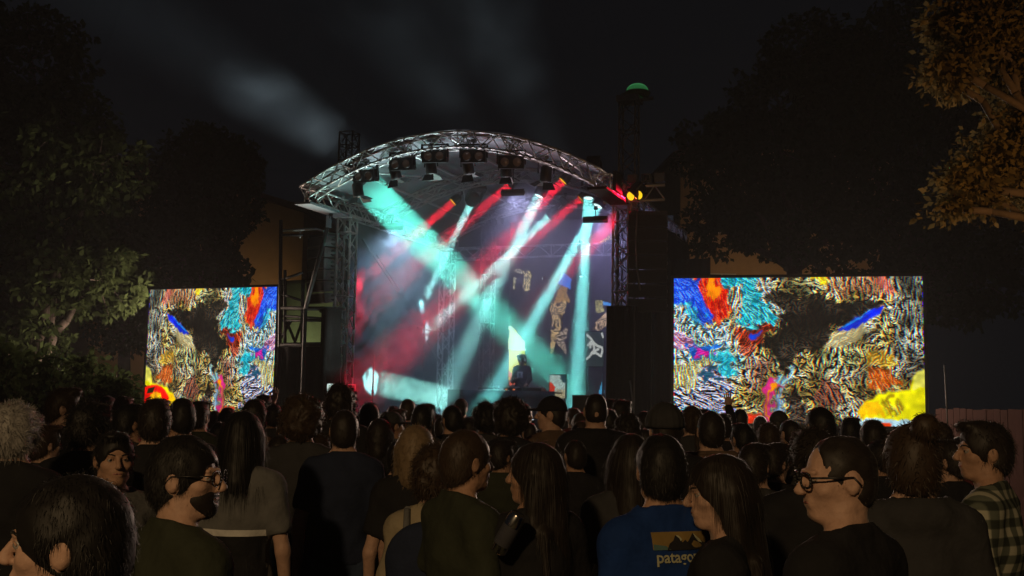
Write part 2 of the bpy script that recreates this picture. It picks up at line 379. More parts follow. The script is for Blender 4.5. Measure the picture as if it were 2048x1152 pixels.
def video_screen(label, pts, img, power, colr, thick=.16):
    """pts: world corners tl, tr, br, bl (vertical plane)"""
    tl, tr, br, bl = [Vector(p) for p in pts]
    base = (bl + br)/2; base.z = 0
    ang = math.atan2(tr.y-tl.y, tr.x-tl.x)
    o = thing('video_screen', label, 'screen', base, ang)
    inv = (Matrix.Translation(base) @ Matrix.Rotation(ang, 4, 'Z')).inverted()
    L = [inv @ p for p in (tl, tr, br, bl)]
    x0 = min(p.x for p in L); x1 = max(p.x for p in L); z0 = min(p.z for p in L); z1 = max(p.z for p in L)
    picture('display', img, ((x0,0,z1),(x1,0,z1),(x1,0,z0),(x0,0,z0)), SCREENM, o)
    f = MB(); f.box((x0-.05, .012, z0-.05), (x1+.05, thick, z1+.05)); f.build('cabinet', BLACKM, o)
    f = MB()
    for (a, b_) in (((x0-.05, -.02, z1+.003), (x1+.05, .01, z1+.05)), ((x0-.05, -.02, z0-.05), (x1+.05, .01, z0-.003)),
                    ((x0-.05, -.02, z0-.003), (x0-.003, .01, z1+.003)), ((x1+.003, -.02, z0-.003), (x1+.05, .01, z1+.003))): f.box(a, b_)
    f.build('frame', BLACKM, o)
    for x in (x0+.4, x1-.4):
        t = MB(); t.tube((x, thick+.1, 0), (x, thick+.1, z1), .035, 8).tube((x, thick+1.3, 0), (x, thick+.1, z1*.7), .03, 8).tube((x, thick+.1, z0+.3), (x, thick-.02, z0+.3), .03, 8).tube((x, thick+.1, z1-.3), (x, thick-.02, z1-.3), .03, 8)
        t.build('support_leg', DARKSTEEL, o, True)
    ld = bpy.data.lights.new('screen_light', 'AREA'); ld.shape = 'RECTANGLE'; ld.size = x1-x0; ld.size_y = z1-z0; ld.energy = power; ld.color = colr
    lo = link('screen_light', ld, o); lo.location = ((x0+x1)/2, -.05, (z0+z1)/2); lo.rotation_euler = (R(-90), 0, 0)
    return o
imgR = paint_screen(); imgL = paint_screen(mirror=True)
# right screen: nearer on its right end
tl = at(1348, 562, 19.6); tr = at(1845, 547, 18.6)
zt = (tl.z+tr.z)/2; bz = zt - 2.55; tl.z = tr.z = zt
video_screen('wide video screen with blue and red top corner and yellow lower right', (tl, tr, Vector((tr.x, tr.y, bz)), Vector((tl.x, tl.y, bz))), imgR, 620, (1, .72, .55))
tl = at(300, 580, 24.6); tr = at(555, 573, 23.4)
zt = (tl.z+tr.z)/2; bz = zt - 2.75; tl.z = tr.z = zt
video_screen('squarish video screen with red and yellow lower left corner beside scaffold', (tl, tr, Vector((tr.x, tr.y, bz)), Vector((tl.x, tl.y, bz))), imgL, 560, (1, .72, .55))

# ------------------------------------------------------------------ video wall behind the DJ
def paint_wall(W=150, H=190, v=5.55):
    """picture on the stage's rear wall, shapes given in photograph pixels mapped through the wall's own u, z"""
    u0 = on_v(1018, 600, v)[0]; u1 = 2.85; z0 = DECK+.25; z1 = on_v(1120, 440, v)[1]
    ug = u0 + (np.arange(W)+.5)/W*(u1-u0); zg = z1 - (np.arange(H)+.5)/H*(z1-z0)
    U, Z = np.meshgrid(ug, zg)
    wx = (vnoise(H, W, (24, 20), 21)-.5)*.10; wz = (vnoise(H, W, (24, 20), 22)-.5)*.10
    n1 = vnoise(H, W, (26, 50), 23); n2 = vnoise(H, W, (50, 44), 24); ln = np.clip(1.6*np.abs(np.sin(14*n1+6*n2))-.7, 0, 1)
    img = np.zeros((H, W, 3)) + np.array([.006, .007, .010])
    def reg(pp, c, tex=0, warp=1):
        pts = [on_v(x, y, v) for x, y in pp]; m = poly_mask(U+wx*warp, Z+wz*warp, pts); base = np.broadcast_to(np.array(c, float), (H, W, 3)).copy()
        if tex: base *= (1-tex*(1-ln))[..., None]
        img[m] = base[m]
    reg([(1018,652),(1024,652),(1050,684),(1052,760),(1018,762)], (.85,.74,.05), 0, .1)
    reg([(1018,652),(1024,652),(1050,684),(1051,700),(1018,700)], (.80,.80,.62), 0, .3)
    reg([(1018,742),(1030,752),(1030,770),(1018,770)], (.9,.10,.03), 0, .5)
    reg([(1118,575),(1135,566),(1137,606),(1106,608)], (.36,.20,.05), .5)
    reg([(1120,545),(1140,556),(1140,578),(1116,564)], (.02,.18,.75), .1)
    reg([(1101,606),(1134,606),(1120,660),(1108,706),(1100,706)], (.62,.42,.18), 1.0)
    reg([(1112,668),(1136,650),(1130,705),(1118,690)], (.55,.42,.30), 1.0)
    reg([(1046,540),(1060,540),(1060,582),(1050,582)], (.75,.62,.30), 1.0)
    reg([(1026,542),(1044,540),(1044,547),(1026,549)], (.6,.55,.4), 1.0)
    reg([(1027,556),(1031,556),(1030,576),(1026,576)], (.7,.65,.35), .6)
    reg([(1196,488),(1210,475),(1228,460),(1228,470),(1212,485)], (.85,.72,.25), 1.0)
    reg([(1188,604),(1204,602),(1210,622),(1190,628)], (.55,.50,.20), .9)
    reg([(1205,603),(1222,606),(1222,612),(1207,610)], (.05,.30,.85), .2)
    reg([(1186,660),(1196,640),(1214,624),(1216,640),(1200,662)], (.70,.48,.30), 1.0)
    reg([(1196,785),(1206,760),(1208,790),(1196,790)], (.05,.35,.6), .1)
    return img, u0, u1, z0, z1
img, u0, u1, z0, z1 = paint_wall()
wv = 5.55
vw = thing('video_wall', 'dark video wall with yellow strip and gold fragments behind the DJ', 'screen', S((u0+u1)/2, wv, DECK), -PSI)
hw = (u1-u0)/2
picture('display', img, ((-hw,0,z1-DECK),(hw,0,z1-DECK),(hw,0,z0-DECK),(-hw,0,z0-DECK)), col_mat('wall_picture', 1.7), vw)
f = MB(); f.box((-hw-.02, .012, 0), (hw+.02, .12, z1-DECK+.02)); f.build('cabinet', BLACKM, vw)
# standing banner panel with white scribble on the right
def panel(name, label, px0, py0, px1, py1, v, zbot, img, mt):
    a0, b0 = on_v(px0, py0, v); a1, b1 = on_v(px1, py1, v); zt = (b0 + on_v(px1, py0, v)[1])/2; zb = (b1 + on_v(px0, py1, v)[1])/2
    o = thing(name, label, 'screen', S((a0+a1)/2, v, DECK), -PSI); h = (a1-a0)/2
    picture('display', img, ((-h,0,zt-DECK),(h,0,zt-DECK),(h,0,zb-DECK),(-h,0,zb-DECK)), mt, o)
    f = MB(); f.box((-h-.015, .01, zb-DECK-.015), (h+.015, .08, zt-DECK+.015)).box((-h, .03, 0), (-h+.04, .07, zb-DECK)).box((h-.04, .03, 0), (h, .07, zb-DECK)); f.build('cabinet', BLACKM, o)
    return o
H_, W_ = 60, 36; im = np.zeros((H_, W_, 3)) + np.array([.03, .05, .05])
Ug, Vg = np.meshgrid((np.arange(W_)+.5)/W_, (np.arange(H_)+.5)/H_)
def stroke(im, pts, r, c):
    for (x0, y0), (x1, y1) in zip(pts[:-1], pts[1:]):
        dx, dy = x1-x0, y1-y0; t = np.clip(((Ug-x0)*dx+(Vg-y0)*dy)/(dx*dx+dy*dy+1e-9), 0, 1)
        im[((Ug-x0-t*dx)**2 + ((Vg-y0-t*dy)*1.5)**2) < r*r] = c
for pts in ([(.05,.08),(.3,.2),(.5,.35),(.72,.42),(.9,.45),(.93,.55),(.85,.7),(.55,.6),(.35,.62),(.2,.72),(.05,.78)],
            [(.12,.38),(.3,.28),(.42,.36),(.5,.55),(.7,.5)], [(.3,.28),(.25,.45)], [(.9,.05),(.97,.15)], [(.3,.62),(.45,.55)]): stroke(im, pts, .055, (.85, .9, .85))
panel('display_sign', 'small upright panel with a white scribbled drawing at stage right', 1172, 664, 1207, 733, 3.9, 0, im, SCREENM)
H_, W_ = 44, 36; im = np.zeros((H_, W_, 3)) + np.array([.55, .75, .68]); Ug, Vg = np.meshgrid((np.arange(W_)+.5)/W_, (np.arange(H_)+.5)/H_)
nn = vnoise(H_, W_, (18, 14), 31); im *= (.55+.8*nn)[..., None]
im[poly_mask(Ug+(nn-.5)*.2, Vg, [(-.1,.25),(.38,.5),(.3,.75),(.2,1.1),(-.1,1.1)])] = (.75, .05, .02)
im[poly_mask(Ug+(nn-.5)*.2, Vg, [(.6,-.1),(1.1,-.1),(1.1,.35),(.8,.3)])] = (.02, .08, .10)
m_ = poly_mask(Ug, Vg+(nn-.5)*.2, [(.25,1.1),(.35,.7),(1.1,.6),(1.1,1.1)]); im[m_] = (np.array([.80,.70,.42])*(np.clip(2*np.abs(np.sin(Ug*26+nn*9))-.6, 0, 1))[..., None])[m_]
panel('display_sign', 'small red and white glowing panel at the end of the DJ table', 1099, 750, 1130, 796, 2.9, 0, im, SCREENM)

# ================================================================== STAGE LIGHTS
LENSW = emat('beam_lens', (.80, .98, 1.0), 1.6)
LENSY = emat('par_lens', (1.0, .62, .015), 1.15)
def hang_matrix(pos, direction):
    q = Vector(direction).to_track_quat('-Z', 'Y'); return Matrix.Translation(pos) @ q.to_matrix().to_4x4()
def beam(parent, name, energy, colr, spread, radius, off):
    ld = bpy.data.lights.new(name, 'AREA'); ld.shape = 'DISK'; ld.size = radius*2; ld.spread = spread; ld.energy = energy; ld.color = colr
    lo = link(name, ld, parent); lo.location = (0, 0, -off); return lo
def spot(parent_m, parent, name, energy, colr, ang, radius, blend, off):
    ld = bpy.data.lights.new(name, 'SPOT'); ld.energy = energy; ld.color = colr; ld.spot_size = ang; ld.spot_blend = blend; ld.shadow_soft_size = radius
    lo = link(name, ld, parent); lo.location = (0, 0, -off); return lo
def clamp_rod(o, m, z_top, r=.014, back=.1):
    """hanging rod from the fixture straight up to the rig, built in the fixture's own space"""
    p = m @ Vector((0, 0, back)); q = Vector((p.x, p.y, max(z_top, p.z+.06)))
    i = m.inverted(); t = MB(); t.tube(i @ p, i @ q, r, 6)
    t.box(tuple(Vector((-.035,-.035,-.05))), (.035,.035,.02), Matrix.Translation(i @ q) @ m.to_3x3().inverted().to_4x4())
    t.build('hook_clamp', BLACKM, o, True)
def moving_head(pos, target, label, energy, colr, ang, radius=.10, hang=True, group='beam moving heads', lens=None, blend=.12, zt=None, sky_beam=False):
    d = (Vector(target)-Vector(pos)).normalized(); m = hang_matrix(pos, d)
    o = link('moving_head_light', None); o.matrix_world = m; tag(o, label, 'stage light', group)
    b = MB(); b.lathe([(0, .26), (.10, .25), (.13, .18), (.135, .02), (.12, -.02), (.118, -.035), (.108, -.035), (.108, -.02)], 18); b.build('head', BLACKM, o, True)
    b = MB(); b.lathe([(.107, -.022), (0, -.022)], 18); b.build('lens', lens or LENSW, o)
    b = MB()
    for s in (-1, 1): b.box((s*.16-.02, -.04, .05), (s*.16+.02, .04, .42))
    b.box((-.18, -.05, .40), (.18, .05, .44)); b.build('yoke', BLACKM, o)
    b = MB(); b.box((-.15, -.11, .445), (.15, .11, .56)); b.build('base', BLACKM, o)
    if hang: clamp_rod(o, m, zt if zt else pos.z+.4, back=.5)
    beam(o, 'beam', energy, colr, ang, radius, .04)
    return o
def par(pos, target, label, energy, colr, ang, radius=.09, zt=None, group='red wash lights'):
    d = (Vector(target)-Vector(pos)).normalized(); m = hang_matrix(pos, d)
    o = link('wash_light', None); o.matrix_world = m; tag(o, label, 'stage light', group)
    b = MB(); b.lathe([(0, .20), (.07, .19), (.10, .13), (.115, .0), (.125, -.015), (.125, -.03), (.112, -.03), (.112, -.005)], 18); b.build('can', BLACKM, o, True)
    b = MB(); b.lathe([(.111, -.008), (0, -.008)], 18); b.build('lens', LENSY, o)
    b = MB(); b.tube((-.14, 0, .06), (-.14, 0, .26), .012).tube((.14, 0, .06), (.14, 0, .26), .012).tube((-.14, 0, .26), (.14, 0, .26), .012); b.build('yoke', BLACKM, o)
    clamp_rod(o, m, zt if zt else pos.z+.3, back=.26)
    beam(o, 'beam', energy, colr, ang, radius, .035)
    return o
def hang_at(px, py, drop=.38, lo=-1.2, hi=5.2):
    best = None
    for k in range(200):
        v = lo + (hi-lo)*k/199; u, z = on_v(px, py, v)
        if abs(u) > 2.95: continue
        e = abs(z - (roofz(u)-drop))
        if best is None or e < best[0]: best = (e, u, v, z)
    _, u, v, z = best
    return S(u, v, z), roofz(u)-.06
def wall_l(px, py, u=-3.1):
    v, z = on_u(px, py, u); return S(u, v, z)
def onv(px, py, v): u, z = on_v(px, py, v); return S(u, v, z)
CY = (.24, 1.0, .92); CYW = (.36, 1.0, .92); RED = (1.0, .006, .035)
def rig(px, py, v):
    u, z = on_v(px, py, v); return S(u, v, z), roofz(u)-.06
K = 1.0
for px, py, v, tgt, lab, e, cc, sp_, rad in (
        (943, 405, 2.2, wall_l(848, 600), 'beam light throwing a narrow pale tube toward the left cloth wall', 14, CYW, 2.5, .085),
        (1079, 390, 2.5, onv(878, 810, 1.2), 'beam light crossing behind another and fanning to the stage floor', 24, CYW, 7, .12),
        (1100, 432, 4.5, wall_l(860, 656), 'lowest hung beam light aimed down across the stage', 26, CYW, 4.5, .10),
        (1177, 394, 2.2, onv(1150, 815, 1.2), 'beam light shining almost straight down beside the scribbled panel', 30, CY, 5, .11),
        (1197, 410, 2.5, onv(1030, 705, 1.3), 'beam light nearest the right truss column crossing toward the DJ', 30, CY, 5.5, .10)):
    p, zt = rig(px, py, v); moving_head(p, tgt, lab, e*K, cc, R(sp_), rad, zt=zt)
p, zt = rig(724, 362, -1.1); moving_head(p, onv(1105, 745, 4.6), 'broad beam light under the left end of the front arch', 74*K, (.14, 1.0, .76), R(4.5), .34, zt=zt)
p, zt = rig(1190, 360, 2.6); moving_head(p, onv(1212, 640, 5.4), 'wide teal beam light over the right back corner', 10*K, (.30, .95, .9), R(22), .10, zt=zt)
# floor beam that burns a white patch on the left cloth wall
p = onv(901, 797, 2.3)
o = thing('floor_light', 'box light on the stage floor firing left onto the cloth wall', 'stage light', S(*(on_v(901, 797, 2.3)[0], 2.3, DECK)), -PSI)
zr = p.z - DECK
b = MB(); b.box((.0, -.17, zr-.20), (.30, .17, zr+.20)); b.build('housing', BLACKM, o)
b = MB(); b.box((-.006, -.15, zr-.17), (-.001, .15, zr+.17)); b.build('lens', emat('floor_lens', (.15, .75, .65), .6), o)
b = MB(); b.box((.05, -.12, 0), (.25, .12, zr-.203)); b.build('stand', BLACKM, o)
ld = bpy.data.lights.new('beam', 'AREA'); ld.shape = 'DISK'; ld.size = .55; ld.spread = R(4.5); ld.energy = 46; ld.color = (.35, 1, .85)
lo = link('beam', ld); lo.matrix_world = hang_matrix(p - SU*.06, wall_l(752, 764) - p); lo.parent = o; bpy.context.view_layer.update(); lo.matrix_parent_inverse = o.matrix_world.inverted()

for (px, py, v, tx, ty, e, lab, ang) in ((907, 403, 2.1, 765, 527, 15, 'red wash light with yellow lens beside the narrow pale beam', 10),
        (1020, 370, 2.0, 770, 584, 15, 'red wash light with yellow lens below the two-lamp blinder', 12),
        (1127, 361, 1.2, 825, 675, 18, 'bright red wash light next to the single fresnel', 13),
        (1163, 397, 2.3, 800, 700, 15, 'red wash light with yellow lens between the pale beam lights', 13)):
    p, zt = rig(px, py, v); par(p, onv(tx, ty, v-1.3) if tx > 790 else onv(tx, ty, v-.8), lab, e*K, RED, R(ang), zt=zt)
# red head outside on the right
pr = onv(1268, 388, -.62); o = par(pr, onv(1010, 660, -1.1), 'red wash light glowing on the tower outside the right column', 46*K, RED, R(10), .14, zt=pr.z+.25)
o.scale = (1.3, 1.3, 1.3)
for k_, (px, py) in enumerate(((1262, 392), (1277, 390))):
    pr = onv(px, py, -.70); o = par(pr, S(-1.5+3*k_, -16, .5), ('red lamp outside the right column facing the crowd', 'second red lamp outside the right column facing the crowd')[k_], 14, RED, R(60), .07, zt=pr.z+.3); o.scale = (.75, .75, .75)
# tiny blue pin lights on the rear truss
for px, py, tx, ty, lab in ((1085, 557, 1000, 564, 'tiny white pin light aimed sideways in front of the video wall'), (1157, 481, 1085, 448, 'tiny white pin light on the video wall aimed up left'), (1162, 553, 1150, 640, 'tiny white pin light below the crossing beams')):
    pp = onv(px, py, 4.9); d = (onv(tx, ty, 4.5)-pp).normalized(); m = hang_matrix(pp, d)
    o = link('pin_light', None); o.matrix_world = m; tag(o, lab, 'stage light', 'pin lights')
    b = MB(); b.lathe([(0, .12), (.04, .11), (.05, 0), (.045, 0)], 12); b.build('can', BLACKM, o, True)
    b = MB(); b.lathe([(.044, .0), (0, -.012)], 12); b.build('lens', LENSW, o)
    i = m.inverted(); t = MB(); t.tube((0, 0, .1), i @ (pp + SV*.55), .012, 6); t.build('bracket', BLACKM, o, True)
    spot(m, o, 'beam', 160, (.35, .65, 1), R(9), .04, .2, .03)
# soft blue-violet wash bars on the rear truss and eaves
for k, (u, v, z, e, c, tu, tv, tz) in enumerate(((-2.2, .5, 5.45, 560, (.45, .72, 1.0), -3.0, 3.5, 2.6), (.3, 1.2, 6.2, 400, (.55, .55, .95), 0, 5.6, 3.4), (2.3, .6, 5.45, 260, (.5, .45, .95), 2.0, 5.6, 3.4))):
    o = link('wash_bar', None); m = hang_matrix(S(u, v, z), S(tu, tv, tz)-S(u, v, z)); o.matrix_world = m
    tag(o, ('dim blue wash bar under the left eave', 'dim violet wash bar under the roof crown', 'dim violet wash bar under the right eave')[k], 'stage light')
    b = MB(); b.box((-.25, -.05, 0), (.25, .05, .1)); b.build('housing', BLACKM, o)
    b = MB(); b.box((-.24, -.04, -.006), (.24, .04, -.001)); b.build('lens', emat('wash_lens', (.25, .25, .7), .5), o)
    clamp_rod(o, m, roofz(u)-.07 if abs(u) < 1 else 5.72, back=.05)
    ld = bpy.data.lights.new('wash', 'SPOT'); ld.energy = e; ld.color = c; ld.spot_size = R(110); ld.spot_blend = .8; ld.shadow_soft_size = .2
    lo = link('wash', ld, o); lo.location = (0, 0, -.03)

# added uplights on the deck edge, standing in for spill on arch and column
for u, e, cc, lab in ((-2.62, 260, (.8, 1, .92), 'added uplight lighting the left truss column'), (-1.7, 1000, (.6, 1, .85), 'added uplight left of the middle lighting the front arch'), (-.5, 900, (.85, .95, 1), 'added uplight at the middle of the deck edge'), (1.5, 600, (1, .75, .8), 'added uplight right of the middle of the deck edge')):
    o = link('added_uplight', None); tg_ = S(u*1.0, VF-.12, 6.4) if u > -2 else S(-3.0, 0, 3.6); m = hang_matrix(S(u, -.97, DECK+.26), tg_-S(u, -.97, DECK+.26)); o.matrix_world = m; tag(o, lab, 'stage light', 'added uplights')
    b = MB(); b.lathe([(0, .17), (.07, .16), (.09, .0), (.10, -.02), (.085, -.02)], 14); b.build('can', BLACKM, o, True)
    b = MB(); b.lathe([(.084, -.012), (0, -.012)], 14); b.build('lens', emat('added_uplight_lens', (.7, .8, .85), .8), o)
    i = m.inverted(); t = MB(); t.tube((0, 0, .08), i @ S(u-.1, -.93, DECK), .015).tube((0, 0, .08), i @ S(u+.1, -.93, DECK), .015); t.build('floor_stand', BLACKM, o, True)
    spot(m, o, 'wash', e, cc, R(46), .08, .6, .03)

# hung two-lamp blinders with fresnels below
def blinder(pos, rz, tilt, label, zt):
    o = thing('blinder_light', label, 'stage light', pos, rz, 'two lamp blinders under the front arch')
    m = Matrix.Rotation(tilt, 4, 'X')
    b = MB(); b.box((-.24, -.02, -.12), (.24, .14, .12), m).box((-.24, .14, -.09), (.24, .18, .09), m); b.build('housing', BLACKM, o)
    for s in (-1, 1):
        b = MB(); b.lathe([(.082, 0), (.082, -.03), (.09, -.03), (.09, 0)], 16, m @ Matrix.Translation((s*.115, -.02, 0)) @ Matrix.Rotation(R(-90), 4, 'X')); b.build('bezel', BLACKM, o, True)
        b = MB(); b.lathe([(.08, -.0), (.05, -.014), (0, -.02)], 16, m @ Matrix.Translation((s*.115, -.024, 0)) @ Matrix.Rotation(R(-90), 4, 'X')); b.build('lens', GLASSD, o, True)
    b = MB()
    for s in (-1, 1): b.box((s*.26-.012, .03, -.03), (s*.26+.012, .09, .22))
    b.box((-.272, .03, .22), (.272, .09, .245)); b.build('yoke', BLACKM, o)
    t = MB(); t.tube((0, .06, .24), (0, .06, max(.30, zt-pos.z)), .018).box((-.05, .0, max(.28, zt-pos.z-.05)), (.05, .12, max(.34, zt-pos.z+.03)))
    t.build('hook_clamp', STEEL, o)
    return o
def fresnel(pos, rz, tilt, label, zt, flaps=((0,), (1,))):
    o = thing('fresnel_spotlight', label, 'stage light', pos, rz, 'fresnel spotlights with barn doors')
    m = Matrix.Rotation(tilt, 4, 'X')      # axis along local -z of m
    b = MB(); b.lathe([(0, .16), (.08, .155), (.105, .12), (.11, -.12), (.105, -.14), (.10, -.12)], 14, m); b.build('housing', BLACKM, o, True)
    b = MB(); b.lathe([(.104, -.125), (.06, -.145), (0, -.15)], 14, m); b.build('lens', GLASSD, o, True)
    for k, a in enumerate((0, 90, 180, 270)):
        mm = m @ Matrix.Rotation(R(a+10), 4, 'Z') @ Matrix.Translation((0, -.125, -.14)) @ Matrix.Rotation(R(-38 if k % 2 == 0 else -60), 4, 'X')
        d = MB(); b0 = [(-.09, 0, 0), (.09, 0, 0), (.125, 0, -.15), (-.125, 0, -.15)]
        v = [mm @ Vector(q) for q in b0] + [mm @ (Vector(q) + Vector((0, .006, 0))) for q in b0]
        d.v += v; d.f += [[0,1,2,3],[7,6,5,4],[0,4,5,1],[1,5,6,2],[2,6,7,3],[3,7,4,0]]; d.build('barn_door', BLACKM, o)
    b = MB()
    for s in (-1, 1): b.tube((s*.15, 0, 0), (s*.15, 0, .24), .011)
    b.tube((-.15, 0, .24), (.15, 0, .24), .011); b.build('yoke', BLACKM, o)
    t = MB(); t.tube((0, 0, .24), (0, 0, max(.30, zt-pos.z)), .014).box((-.035, -.03, max(.28, zt-pos.z-.04)), (.035, .03, max(.34, zt-pos.z+.02))); t.build('hook_clamp', STEEL, o)
    return o
GL = ('outermost blinder low under the left end of the arch', 'blinder second along from the left arch end', 'blinder left of the roof crown with tilted lamps', 'blinder hung under the roof crown', 'blinder right of the roof crown above the red lens')
for k, (bx, by, fx, fy, rz, tl_) in enumerate(((728, 352, 716, 392, R(-28), R(14)), (802, 328, 790, 356, R(-20), R(10)), (868, 312, 862, 346, R(-10), R(8)), (946, 312, 936, 345, R(-4), R(6)), (1022, 324, 1012, 352, R(6), R(8)))):
    u, z = on_v(bx, by, VF+.05); blinder(S(u, VF+.05, z), -PSI*.3+rz*.6, tl_, 'two lamp ' + GL[k], roofz(u)-.30)
    u, z = on_v(fx, fy-12, VF+.42); fresnel(S(u, VF+.42, z), -PSI+rz, R(24)*(1 if k % 2 else .5), 'fresnel beside the ' + GL[k], roofz(u)-.06)
u, z = on_v(1092, 348, VF+.3); fresnel(S(u, VF+.3, z), R(10), R(20), 'single fresnel spotlight hung right of the blinders beside red glow', roofz(u)-.2)
# small cable loops along the arch
b = MB()
for i in range(40):
    u0_ = -2.7 + 5.3*i/40; u1_ = u0_ + 5.3/40; um = (u0_+u1_)/2
    b.poly([(u0_, VF-.17, roofz(u0_)-.29), (um, VF-.17, roofz(um)-.31 - .03*abs(math.sin(i*2.7))), (u1_, VF-.17, roofz(u1_)-.29)], .010, 5)
b.build('power_cable', BLACKM, stage, True)

# ------------------------------------------------------------------ upward beams leaving the roof
for q, tgt, lab, e, an in ((S(-2.3, VB+1.0, 6.05), at(330, 60, 44), 'beam head behind the roof shining up left over the trees', 72, 11), (S(.4, VB+1.2, 6.2), at(960, 0, 34), 'beam head behind the roof shining up into the night sky', 38, 22), (S(-1.2, VB+1.2, 6.2), at(760, 0, 34), 'beam head behind the roof fanning up between the others', 24, 22)):
    moving_head(q, tgt, lab, e, (.75, .92, 1), R(an), .20, hang=False, blend=1.0, sky_beam=True, group='beam heads behind the roof')
    t = MB(); t.tube((0, 0, 0), (0, 0, q.z-.35), .05, 8); o = thing('lamp_mast', 'slim mast behind the stage carrying the ' + lab.split(' behind')[0] + ' ' + lab.split('roof ')[1], 'mast', Vector((q.x, q.y, 0)), 0); t.build('mast_tube', STEEL, o, True); t = MB(); t.box((-.2, -.2, q.z-.37), (.2, .2, q.z-.33)); t.build('platform', STEEL, o)

# ================================================================== DJ TABLE
tc_u, tz_ = on_v(1035, 779, 2.35); ua = on_v(905, 779, 2.35)[0]; ub = on_v(1110, 782, 2.35)[0]
TZ = 2.02
tb = thing('dj_table', 'long table draped in dark cloth with DJ equipment on top', 'table', S((ua+ub)/2, 2.7, DECK), -PSI)
hl = (ub-ua)/2
b = MB(); b.box((-hl, -.38, TZ-DECK-.03), (hl, .38, TZ-DECK)); b.build('table_top', mat('dark_board', (.05, .05, .055), .5), tb)
def tcf(a, b_):
    t = a*(4*hl+.0); x = -hl-.012+ (2*hl+.024)*a; return (x, -.40 - .018*math.sin(a*46)*(1-b_) - .01*math.sin(a*97)*(1-b_), .02+(TZ-DECK-.004)*b_)
cloth('table_cloth', tcf, 120, 6, mat('table_cloth', (.045, .05, .062), .9, 0, .2, 10), tb, .006)
for x in (-hl+.05, hl-.05):
    for y in (-.33, .33):
        t = MB(); t.tube((x, y, 0), (x, y, TZ-DECK-.02), .02); t.build('leg', STEEL, tb, True)
def turntable(u, label):
    o = thing('turntable', label, 'turntable', S(u, 2.62, TZ), -PSI, 'turntables on the DJ table')
    b = MB(); b.box((-.22, -.17, .02), (.22, .17, .08)); b.build('plinth', BLACKM, o)
    b = MB(); b.lathe([(.165, .082), (.165, .10), (0, .102)], 22, Matrix.Translation((-.03, 0, 0))); b.build('platter', STEEL, o, True)
    b = MB(); b.tube((.17, .10, .08), (.17, .10, .13), .02).tube((.17, .10, .12), (.15, -.10, .115), .006).box((.135, -.12, .105), (.165, -.09, .118)); b.build('tonearm', ALU, o)
    for x in (-.18, .18):
        for y in (-.13, .13):
            b = MB(); b.tube((x, y, 0), (x, y, .022), .025, 8); b.build('foot', BLACKM, o)
    return o
u_dj = on_v(1044, 740, 3.2)[0]
turntable(u_dj-.55, 'turntable on the DJ table beside the crumpled white cloth'); turntable(u_dj+.50, 'turntable on the DJ table nearest the red and white panel')
o = thing('mixer', 'black DJ mixer with knobs between the turntables', 'mixer', S(u_dj, 2.62, TZ), -PSI)
b = MB(); b.box((-.16, -.18, 0), (.16, .18, .09)); b.build('case', BLACKM, o)
for i in range(4):
    for j in range(3):
        b = MB(); b.tube((-.11+.073*i, -.02+.06*j, .09), (-.11+.073*i, -.02+.06*j, .108), .012, 8); b.build('knob', ALU, o)
for i, (x, c) in enumerate(((-.12, (1, .3, .05)), (.06, (1, .25, .1)))):
    b = MB(); b.box((x, -.185, .03), (x+.05, -.181, .06)); b.build('indicator', emat('indicator%d' % i, c, 1.0), o)
# crumpled white cloth on the left half of the table
ucl = on_v(990, 775, 2.5)[0]
r_ = np.random.default_rng(5)
def crum(a, b_):
    x = -.38+.76*a; y = -.22+.30*b_; h = .015 + .06*abs(math.sin(a*9+b_*7+2*math.sin(b_*5)))*math.sin(math.pi*min(1, max(0, a)))**.5*(.4+.6*math.sin(math.pi*b_))
    return (x, y + .02*math.sin(a*23), h)
o = cloth('crumpled_cloth', crum, 40, 16, mat('white_cloth', (.75, .76, .74), .85), None, .004)
o.location = S(ucl, 2.62, TZ); o.rotation_euler = (0, 0, -PSI); tag(o, 'crumpled white cloth lying on the DJ table', 'cloth')
o = thing('equipment_box', 'small lit box standing on the left end of the DJ table', 'box', S(on_v(961, 768, 2.6)[0], 2.6, TZ), -PSI)
b = MB(); b.box((-.04, -.03, 0), (.04, .03, .10)); b.build('case', mat('tan_case', (.45, .25, .18), .5), o); b = MB(); b.box((-.02, -.034, .03), (.02, -.0305, .07)); b.build('label_plate', ALU, o)

# microphone stand in front of the lit patch
v0 = 2.0; um, zb = on_v(745, 800, .8)
o = thing('microphone_stand', 'thin black stand pole in front of the bright white light patch', 'stand', S(um, .8, DECK), -PSI)
zt = on_v(745, 710, .8)[1]-DECK
b = MB(); b.tube((0,0,.25), (0,0,zt), .017, 8); b.build('pole', BLACKM, o, True)
for a in (90, 210, 330):
    b = MB(); b.tube((0,0,.28), (.32*math.cos(R(a)), .32*math.sin(R(a)), .0), .012, 6); b.build('leg', BLACKM, o, True)
b = MB(); b.tube((0,0,zt*.44), (.0,0,zt*.52), .03, 8); b.build('clutch', BLACKM, o, True)
# white plinth at the foot of the left column
ul, zl = on_v(683, 768, -.6)
o = thing('equipment_case', 'pale edged flight case at the foot of the left truss column', 'case', S(ul, -.6, DECK), -PSI)
hgt = zl-DECK
pm = mat('case_panel', (.16, .17, .16), .6)
b = MB(); b.box((-.20, -.22, .0), (.20, .22, hgt-.02)); b.build('body', pm, o)
b = MB()
for x in (-.205, .175):
    for y in (-.225, .195): b.box((x, y, 0), (x+.03, y+.03, hgt-.021))
b.box((-.205, -.225, hgt-.019), (.205, .225, hgt)); b.build('edge_trim', ALU, o)
b = MB(); b.tube((.21, -.2, hgt*.55), (.40, -.2, .02), .016).tube((.0, -.24, .02), (.46, -.24, .02), .02); b.build('outrigger', ALU, o, True)
